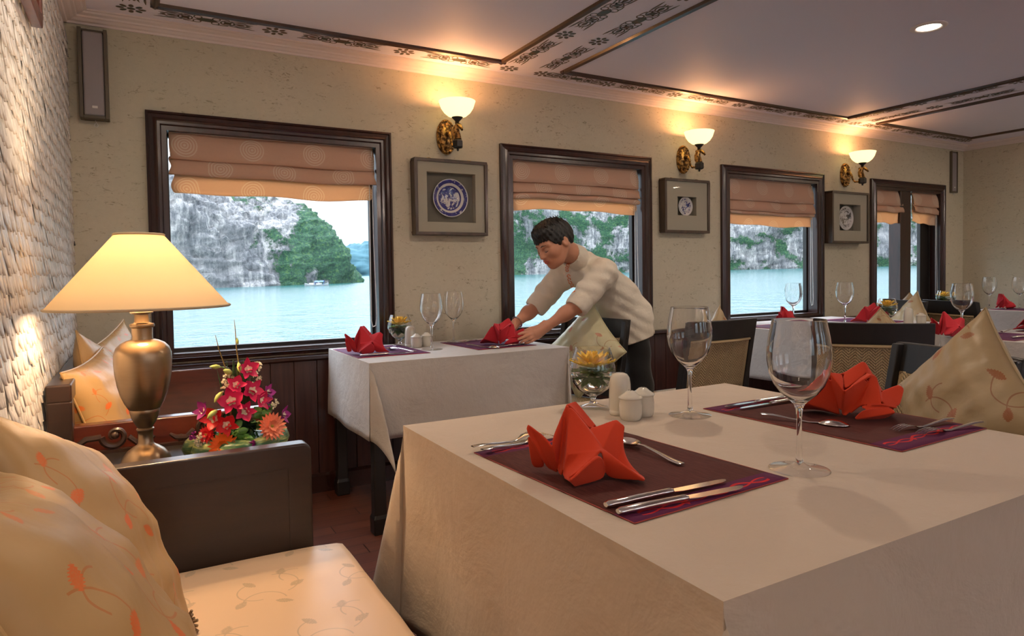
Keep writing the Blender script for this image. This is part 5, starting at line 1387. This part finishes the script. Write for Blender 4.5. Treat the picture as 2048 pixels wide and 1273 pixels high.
# ------------------------------------------------------------------ the waiter, sculpted as a distance field
class SDF:
    def __init__(s, lo, hi, res):
        s.lo = np.array(lo, float); s.res = res
        n = np.ceil((np.array(hi)-s.lo)/res).astype(int)+1
        s.n = n; s.D = np.full(tuple(n), .25, np.float32)
        s.ax = [s.lo[i]+np.arange(n[i])*res for i in range(3)]
    def block(s, lo, hi, pad):
        a = [max(0, int((lo[i]-pad-s.lo[i])/s.res)) for i in range(3)]; b = [min(s.n[i], int((hi[i]+pad-s.lo[i])/s.res)+2) for i in range(3)]
        if any(b[i] <= a[i] for i in range(3)): return None, None
        X, Y, Z = np.meshgrid(s.ax[0][a[0]:b[0]], s.ax[1][a[1]:b[1]], s.ax[2][a[2]:b[2]], indexing='ij')
        return tuple(slice(a[i], b[i]) for i in range(3)), (X, Y, Z)
    def merge(s, sl, d, k, op='add'):
        c = s.D[sl]
        if op == 'add':
            h = np.clip(.5+.5*(d-c)/k, 0, 1); s.D[sl] = c*h+d*(1-h)-k*h*(1-h)
            s.D[sl] = np.minimum(s.D[sl], np.maximum(c, -9)) if False else s.D[sl]
        elif op == 'sub':
            h = np.clip(.5-.5*(d+c)/k, 0, 1); s.D[sl] = c*(1-h)-d*h+k*h*(1-h)
        elif op == 'int': s.D[sl] = np.maximum(c, d)
    def cone(s, a, b, r1, r2, k=.02, op='add', flat=None):
        a = np.array(a, float); b = np.array(b, float); R = max(r1, r2)
        sl, P = s.block(np.minimum(a, b)-R, np.maximum(a, b)+R, k*2+.03)
        if sl is None: return s
        ba = b-a; L = ba@ba+1e-9
        px, py, pz = P[0]-a[0], P[1]-a[1], P[2]-a[2]
        t = np.clip((px*ba[0]+py*ba[1]+pz*ba[2])/L, 0, 1)
        dx, dy, dz = px-ba[0]*t, py-ba[1]*t, pz-ba[2]*t
        if flat is not None:        # (axis vector, factor): squash along an axis
            n = np.array(flat[0], float); n /= np.linalg.norm(n); q = dx*n[0]+dy*n[1]+dz*n[2]; f = flat[1]-1
            dx, dy, dz = dx+n[0]*q*f, dy+n[1]*q*f, dz+n[2]*q*f
        d = np.sqrt(dx*dx+dy*dy+dz*dz)-(r1+(r2-r1)*t)
        s.merge(sl, d.astype(np.float32), k, op); return s
    def ell(s, c, rad, B=None, k=.015, op='add'):
        """ellipsoid with radii along the rows of B"""
        c = np.array(c, float); B = np.eye(3) if B is None else np.array(B, float); R = max(rad)
        sl, P = s.block(c-R, c+R, k*2+.03)
        if sl is None: return s
        x, y, z = P[0]-c[0], P[1]-c[1], P[2]-c[2]
        q = [(x*B[i][0]+y*B[i][1]+z*B[i][2]) for i in range(3)]
        k0 = np.sqrt(sum((q[i]/rad[i])**2 for i in range(3)))+1e-9; k1 = np.sqrt(sum((q[i]/rad[i]**2)**2 for i in range(3)))+1e-9
        s.merge(sl, (k0*(k0-1)/k1).astype(np.float32), k, op); return s
    def mesh(s, name, mat, parent=None, smooth_it=0, tris=False):
        D_ = s.D; I = (D_ < 0)
        nx, ny, nz = D_.shape
        occ = np.zeros((nx-1, ny-1, nz-1), np.uint8)
        for i in (0, 1):
            for j in (0, 1):
                for k in (0, 1): occ += I[i:nx-1+i, j:ny-1+j, k:nz-1+k]
        act = (occ > 0) & (occ < 8)
        idx = -np.ones(act.shape, np.int64); cells = np.argwhere(act); idx[act] = np.arange(len(cells))
        acc = np.zeros((len(cells), 3)); cnt = np.zeros(len(cells))
        ci, cj, ck = cells.T
        cor = [(i, j, k) for i in (0, 1) for j in (0, 1) for k in (0, 1)]
        for a in cor:
            for ax in range(3):
                if a[ax]: continue
                b = list(a); b[ax] = 1
                da = D_[ci+a[0], cj+a[1], ck+a[2]]; db = D_[ci+b[0], cj+b[1], ck+b[2]]
                m = (da < 0) != (db < 0); t = np.where(m, da/(da-db+1e-12), 0)
                p = np.array(a, float)[None, :].repeat(len(cells), 0); p[:, ax] += t
                acc[m] += p[m]; cnt[m] += 1
        V = (cells+acc/cnt[:, None])*s.res+s.lo
        F = []
        for ax in range(3):
            o = [x for x in range(3) if x != ax]
            A = I[tuple(slice(0, -1) if x == ax else slice(None) for x in range(3))]; Bm = I[tuple(slice(1, None) if x == ax else slice(None) for x in range(3))]
            e = np.argwhere(A != Bm)
            e = e[(e[:, o[0]] > 0) & (e[:, o[1]] > 0) & (e[:, o[0]] < D_.shape[o[0]]-1) & (e[:, o[1]] < D_.shape[o[1]]-1)]
            q = []
            for u, v in ((1, 1), (0, 1), (0, 0), (1, 0)):
                c = e.copy(); c[:, o[0]] -= u; c[:, o[1]] -= v; q.append(idx[c[:, 0], c[:, 1], c[:, 2]])
            q = np.stack(q, 1); ins = A[e[:, 0], e[:, 1], e[:, 2]]
            if ax == 1: ins = ~ins
            q[~ins] = q[~ins][:, ::-1]; F.append(q)
        F = np.concatenate(F)
        if smooth_it:
            for _ in range(smooth_it):
                S = np.zeros_like(V); C = np.zeros(len(V))
                for i in range(4): np.add.at(S, F[:, i], V[F[:, (i+1) % 4]]); np.add.at(C, F[:, i], 1)
                for i in range(4): np.add.at(S, F[:, (i+1) % 4], V[F[:, i]]); np.add.at(C, F[:, (i+1) % 4], 1)
                V = V*.5+S/C[:, None]*.5
        me = bpy.data.meshes.new(name); me.from_pydata(V.tolist(), [], F.tolist()); me.materials.append(M[mat].m)
        me.validate(); me.shade_smooth()
        o = bpy.data.objects.new(name, me); COL.objects.link(o)
        if parent is not None: o.parent = parent
        return o
A3 = np.array
O = A3((1.836, 2.835, 1.283)); U = A3((-.50, .02, .866)); Fd = A3((-.862, -.10, -.497)); U = U/np.linalg.norm(U)
Fd = Fd-U*(Fd@U); Fd /= np.linalg.norm(Fd); Ls = np.cross(U, Fd)          # forward, up, his left
HB = [Fd, Ls, U]
def hd(a, b, c): return O+Fd*a+Ls*b+U*c
PEL, WST, CHE, NEK = A3((2.445, 2.98, .86)), A3((2.335, 2.97, .985)), A3((2.185, 2.945, 1.095)), A3((2.075, 2.925, 1.185))
S1, E1, W1 = A3((2.125, 2.800, 1.118)), A3((1.965, 2.800, .958)), A3((1.828, 2.875, .853))
S2, E2, W2 = A3((2.050, 3.070, 1.110)), A3((1.910, 3.110, .948)), A3((1.745, 3.065, .858))

body = SDF((1.60, 2.66, .74), (2.36, 3.24, 1.42), .0042)
# neck and skull
body.cone(hd(-.035, 0, -.055), NEK, .054, .060, .02)
body.ell(hd(-.012, 0, .012), (.098, .077, .100), HB, .02)
body.ell(hd(.030, 0, -.040), (.062, .060, .075), HB, .03)
body.ell(hd(.042, 0, -.088), (.042, .043, .034), HB, .025)
body.ell(hd(.066, 0, -.104), (.018, .022, .017), HB, .018)
for s in (-1, 1):
    body.ell(hd(.050, s*.040, -.030), (.030, .024, .028), HB, .02)                # cheek
    body.cone(hd(-.02, s*.060, -.040), hd(.035, s*.038, -.095), .018, .016, .02)   # jaw line
    body.cone(hd(.078, s*.012, .010), hd(.066, s*.048, .012), .010, .009, .012)    # brow
    body.ell(hd(.085, s*.030, -.008), (.014, .017, .010), HB, .010, 'sub')          # socket
    body.ell(hd(.073, s*.031, -.010), (.013, .015, .012), HB, .004)                # eyelid ball
    body.ell(hd(-.012, s*.079, -.014), (.020, .009, .031), HB, .006)               # ear
    body.ell(hd(-.008, s*.088, -.012), (.010, .006, .018), HB, .004, 'sub')
    body.ell(hd(.088, s*.013, -.042), (.011, .009, .008), HB, .006)                # nostril wing
body.cone(hd(.082, 0, .004), hd(.104, 0, -.038), .009, .011, .010)                 # nose
body.ell(hd(.084, 0, -.066), (.014, .026, .012), HB, .012)
body.ell(hd(.092, 0, -.0655), (.012, .020, .0028), HB, .004, 'sub')
# arms
for S_, E_, W_ in ((S1, E1, W1), (S2, E2, W2)):
    body.cone(S_, E_, .050, .041, .02); d = (W_-E_)
    body.cone(E_, E_+d*.45, .040, .038, .02); body.cone(E_+d*.4, W_, .038, .0255, .02, flat=((0, .3, 1), 1.12))
# near hand: back of the hand to the camera, index reaching for the napkin
def digit(pts, r):
    for i in range(len(pts)-1): body.cone(pts[i], pts[i+1], r[i], r[i+1], .004)
K = A3((1.772, 2.902, .812))
for i, dz in enumerate((.018, .006, -.006, -.018)):
    body.cone(W1+A3((0, .002, dz*.6)), K+A3((.002*i+.004, .0, dz)), .016, .0125, .010)
body.cone(W1, K, .021, .018, .012)
digit([K+A3((0, 0, .016)), A3((1.738, 2.915, .823)), A3((1.706, 2.926, .818)), A3((1.686, 2.932, .812))], (.0105, .0092, .0082, .0070))
digit([K+A3((.002, 0, .004)), A3((1.732, 2.908, .808)), A3((1.700, 2.920, .795)), A3((1.680, 2.926, .787))], (.0105, .0094, .0084, .0072))
digit([K+A3((.004, 0, -.007)), A3((1.738, 2.906, .792)), A3((1.712, 2.922, .778)), A3((1.700, 2.934, .771))], (.0100, .0090, .0080, .0070))
digit([K+A3((.008, 0, -.019)), A3((1.750, 2.908, .776)), A3((1.732, 2.922, .767)), A3((1.722, 2.932, .763))], (.0090, .0080, .0072, .0064))
digit([W1+A3((-.012, .016, .016)), A3((1.785, 2.905, .846)), A3((1.752, 2.925, .838)), A3((1.728, 2.940, .828))], (.0125, .0110, .0095, .0078))
# far hand, behind the napkin
K2 = A3((1.712, 3.052, .828))
for i, dz in enumerate((.016, .005, -.006, -.016)): body.cone(W2+A3((0, 0, dz*.6)), K2+A3((0, -.003*i, dz)), .015, .012, .010)
body.cone(W2, K2, .020, .017, .012)
for dz, l in ((.014, 1.0), (.003, 1.05), (-.008, 1.0), (-.018, .8)):
    digit([K2+A3((0, 0, dz)), K2+A3((-.026*l, -.012, dz-.006)), K2+A3((-.040*l, -.030, dz-.014)), K2+A3((-.044*l, -.044, dz-.020))], (.0100, .0090, .0080, .0068))
digit([W2+A3((-.010, -.016, .012)), A3((1.715, 3.022, .842)), A3((1.695, 3.002, .832)), A3((1.682, 2.990, .822))], (.012, .0105, .009, .0076))
person = body.mesh('person', 'skin', None, 1)
tag(person, 'waiter in cream embroidered shirt and black trousers, bending to set a napkin', 'person')

# hair
hr = SDF(hd(0, 0, 0)-.19, hd(0, 0, 0)+.19, .0036)
hr.ell(hd(-.014, 0, .020), (.106, .086, .094), HB, .01)
hr.ell(hd(.035, .01, .078), (.062, .055, .032), HB, .03); hr.ell(hd(-.06, 0, .0), (.060, .070, .075), HB, .02)
X, Y, Z = np.meshgrid(*hr.ax, indexing='ij'); qx, qy, qz = X-O[0], Y-O[1], Z-O[2]
fa = qx*Fd[0]+qy*Fd[1]+qz*Fd[2]; fb = qx*Ls[0]+qy*Ls[1]+qz*Ls[2]; fc = qx*U[0]+qy*U[1]+qz*U[2]
line = np.interp(fa, [-.13, -.06, -.028, -.018, .008, .020, .046, .062, .10, .14], [-.070, -.062, -.040, .006, -.012, -.030, .010, .034, .030, .035])
tex = .0030*np.sin(fa*260+np.sin(fb*90)*2+fc*60)*np.sin(fb*210+fc*140)
hr.D = np.maximum(hr.D+tex, (line-fc)*.75+tex*1.5).astype(np.float32)
h_o = hr.mesh('hair', 'hair', person, 0)
b = MB(); rh = random.Random(5)
for k in range(70):
    a = rh.uniform(-.08, .04); s_ = rh.uniform(-.07, .07)
    p = hd(a, s_, .098-.35*abs(a)**1.6-.4*abs(s_)**1.5+.004); L = rh.uniform(.010, .024); e = p+(U*rh.uniform(.3, 1)+Fd*rh.uniform(-.3, 1.2)+Ls*rh.uniform(-.5, .5))*L
    b.tube([tuple(p-U*.012), tuple((p+e)/2+U*.003), tuple(e)], [.0022, .0016, .0003], 4)
b.build('hair_strands', M['hair'], h_o)
b = MB()
for s in (-1, 1):
    b.tube([tuple(hd(.0905, s*.011, .011)), tuple(hd(.0905, s*.026, .018)), tuple(hd(.080, s*.044, .014))], [.0018, .0028, .0010], 6, flat=.7)
b.build('eyebrows', M['hair'], person)
b = MB()
for s in (-1, 1):
    b.tube([tuple(hd(.0850, s*.018, -.016)), tuple(hd(.0872, s*.030, -.0185)), tuple(hd(.0815, s*.042, -.015))], [.0010, .0018, .0010], 6)
b.build('eyelashes', M['eye_dark'], person)
b = MB()
b.tube([tuple(hd(.090, -.021, -.066)), tuple(hd(.0985, -.009, -.0615)), tuple(hd(.0990, 0, -.0625)), tuple(hd(.0985, .009, -.0615)), tuple(hd(.090, .021, -.066))], [.0012, .0036, .0034, .0036, .0012], 8)
b.tube([tuple(hd(.089, -.020, -.0675)), tuple(hd(.0960, -.008, -.0735)), tuple(hd(.0965, 0, -.0742)), tuple(hd(.0960, .008, -.0735)), tuple(hd(.089, .020, -.0675))], [.0012, .0042, .0046, .0042, .0012], 8)
b.build('lips', M['lips'], person)
# wrist strap of the far arm
b = MB(); dv = (W2-E2)/np.linalg.norm(W2-E2); c = W2-dv*.012
q1 = np.cross(dv, A3((0, 0, 1))); q1 /= np.linalg.norm(q1); q2 = np.cross(dv, q1)
b.tube([tuple(c+(q1*math.cos(2*PI*i/24)+q2*math.sin(2*PI*i/24))*.0305) for i in range(25)], .0045, 6, flat=.5); b.build('watch', M['steel_strap'], person)

# shirt
st = SDF((1.80, 2.66, .66), (2.70, 3.28, 1.32), .0048)
kk = .035
st.cone(S1+A3((.015, .02, .0)), S2+A3((.015, -.02, .0)), .074, .070, .04)
st.cone(NEK+A3((.02, 0, -.015)), CHE, .070, .105, kk); st.cone(CHE+A3((0, -.035, 0)), WST+A3((0, -.02, 0)), .098, .112, kk); st.cone(CHE+A3((0, .035, 0)), WST+A3((0, .02, 0)), .098, .112, kk)
PE2 = PEL+A3((-.022, 0, 0))
st.cone(WST+A3((0, -.03, 0)), PE2+A3((0, -.035, .01)), .112, .122, kk); st.cone(WST+A3((0, .03, 0)), PE2+A3((0, .035, .01)), .112, .122, kk)
st.cone(PE2+A3((0, -.035, 0)), PE2+A3((.008, -.04, -.14)), .122, .131, kk); st.cone(PE2+A3((0, .035, 0)), PE2+A3((.008, .04, -.14)), .122, .131, kk)
st.cone(WST+A3((-.05, -.02, -.05)), PEL+A3((-.07, -.02, -.06)), .085, .075, .05)
for S_, E_ in ((S1, E1), (S2, E2)): st.cone(S_, S_*.4+E_*.6, .073, .066, .03); st.cone(S_*.4+E_*.6, E_+A3((0, 0, .0)), .065, .056, .02)
X, Y, Z = np.meshgrid(*st.ax, indexing='ij')
# cloth folds: run from armpit and waist
s_ax = (X-WST[0])*(-.74)+(Z-WST[2])*.67; cr_ = (X-WST[0])*.67+(Z-WST[2])*.74
fold = .0018*np.sin(s_ax*13+cr_*17+3*np.sin((Y-2.9)*8))*np.exp(-((s_ax)/.22)**2)+.0020*np.sin(X*52+Y*31+Z*21)*np.sin(Y*40-Z*33)+.0022*np.sin(Z*95+X*40+np.sin(Y*30)*2)
st.D = (st.D+fold).astype(np.float32)
for S_, E_ in ((S1, E1), (S2, E2)):
    d = (E_-S_)/np.linalg.norm(E_-S_)
    st.cone(E_-d*.024, E_+d*.006, .0640, .0625, .005)           # rolled cuff
    st.cone(E_+d*.090, E_+d*.20, .078, .085, .003, 'sub')
# collar stand
ca, cb = A3((1.975, 2.878, 1.218)), A3((2.03, 2.905, 1.203)); 
st.cone(ca, cb, .064, .068, .012); st.cone(ca+(ca-cb)*.55, ca+(ca-cb)*3, .060, .066, .004, 'sub')
hem = .780+(X-2.55)*.26+.006*np.sin(Y*30)
st.D = np.maximum(st.D, (hem-Z)*.95)
# side vent above the hem, at his left hip toward the back
vent = np.maximum(np.maximum(np.abs(X-(2.515+(Z-.80)*.10))-(.86-Z)*.16, Z-.86), Y-2.95)
st.D = np.maximum(st.D, -vent).astype(np.float32)
shirt = st.mesh('shirt', 'shirt', person, 1)
from mathutils.bvhtree import BVHTree
bv = BVHTree.FromObject(shirt, bpy.context.evaluated_depsgraph_get())
def on_shirt(x, y):
    h = bv.ray_cast(Vector((0, 0, CAM_H)), ray(x, y))
    return (h[0], h[1]) if h[0] is not None else (None, None)
# orange scroll embroidery stitched on the collar and the placket
b = MB()
def curl(cx, cy, r, a0, s):
    P = []
    for i in range(12):
        q = a0+s*i*.5; rr = r*(1-.055*i); p, n = on_shirt(cx+rr*math.cos(q), cy+rr*math.sin(q))
        if p is not None: P.append(p+n*.0012)
    P = [p for i, p in enumerate(P) if i == 0 or (p-P[i-1]).length < .02]
    if len(P) > 3: b.tube(P, .0019, 5)
for i in range(9):
    t_ = i/8; curl(1152-19*t_+3*math.sin(t_*7), 501+40*t_, 3.6, i*1.3, 1 if i % 2 else -1)
for i in range(6):
    t_ = i/5; curl(1137+11*t_, 553+30*t_, 3.8, i*1.7, 1 if i % 2 else -1)
if b.v: b.build('embroidery', M['embroidery'], shirt)['label'] = 'orange scroll embroidery'
# trousers and shoes
tr_ = SDF((2.25, 2.70, .02), (2.66, 3.26, 1.0), .0075)
for s, kx, ay in ((-1, 2.425, 2.875), (1, 2.455, 3.075)):
    hp = A3((2.42, 2.975+s*.065, .84)); kn_ = A3((kx, ay, .47)); an = A3((kx+.035, ay, .085))
    tr_.cone(hp, kn_, .082, .074, .03); tr_.cone(kn_, an, .076, .072, .03)
tr_.cone(A3((2.40, 2.93, .84)), A3((2.40, 3.02, .84)), .078, .078, .03); tr_.cone(A3((2.38, 2.94, .90)), A3((2.36, 3.01, .92)), .06, .06, .03)
X, Y, Z = np.meshgrid(*tr_.ax, indexing='ij')
tr_.D = np.maximum(tr_.D+.003*np.sin(Z*38+X*20+Y*15), np.maximum(.055-Z, Z-.97)).astype(np.float32)
tr_.mesh('trousers', 'trousers', person, 1)
for s, kx, ay in ((-1, 2.46, 2.875), (1, 2.49, 3.075)):
    sh_ = SDF((kx-.24, ay-.07, -.01), (kx+.10, ay+.07, .13), .005)
    sh_.cone((kx-.15, ay, .032), (kx+.02, ay, .045), .036, .042, .03); sh_.cone((kx+.02, ay, .05), (kx, ay, .09), .045, .045, .02)
    sh_.D = np.maximum(sh_.D, (.003-sh_.ax[2])[None, None, :]).astype(np.float32); sh_.mesh('shoe', 'black_wood', person, 0)
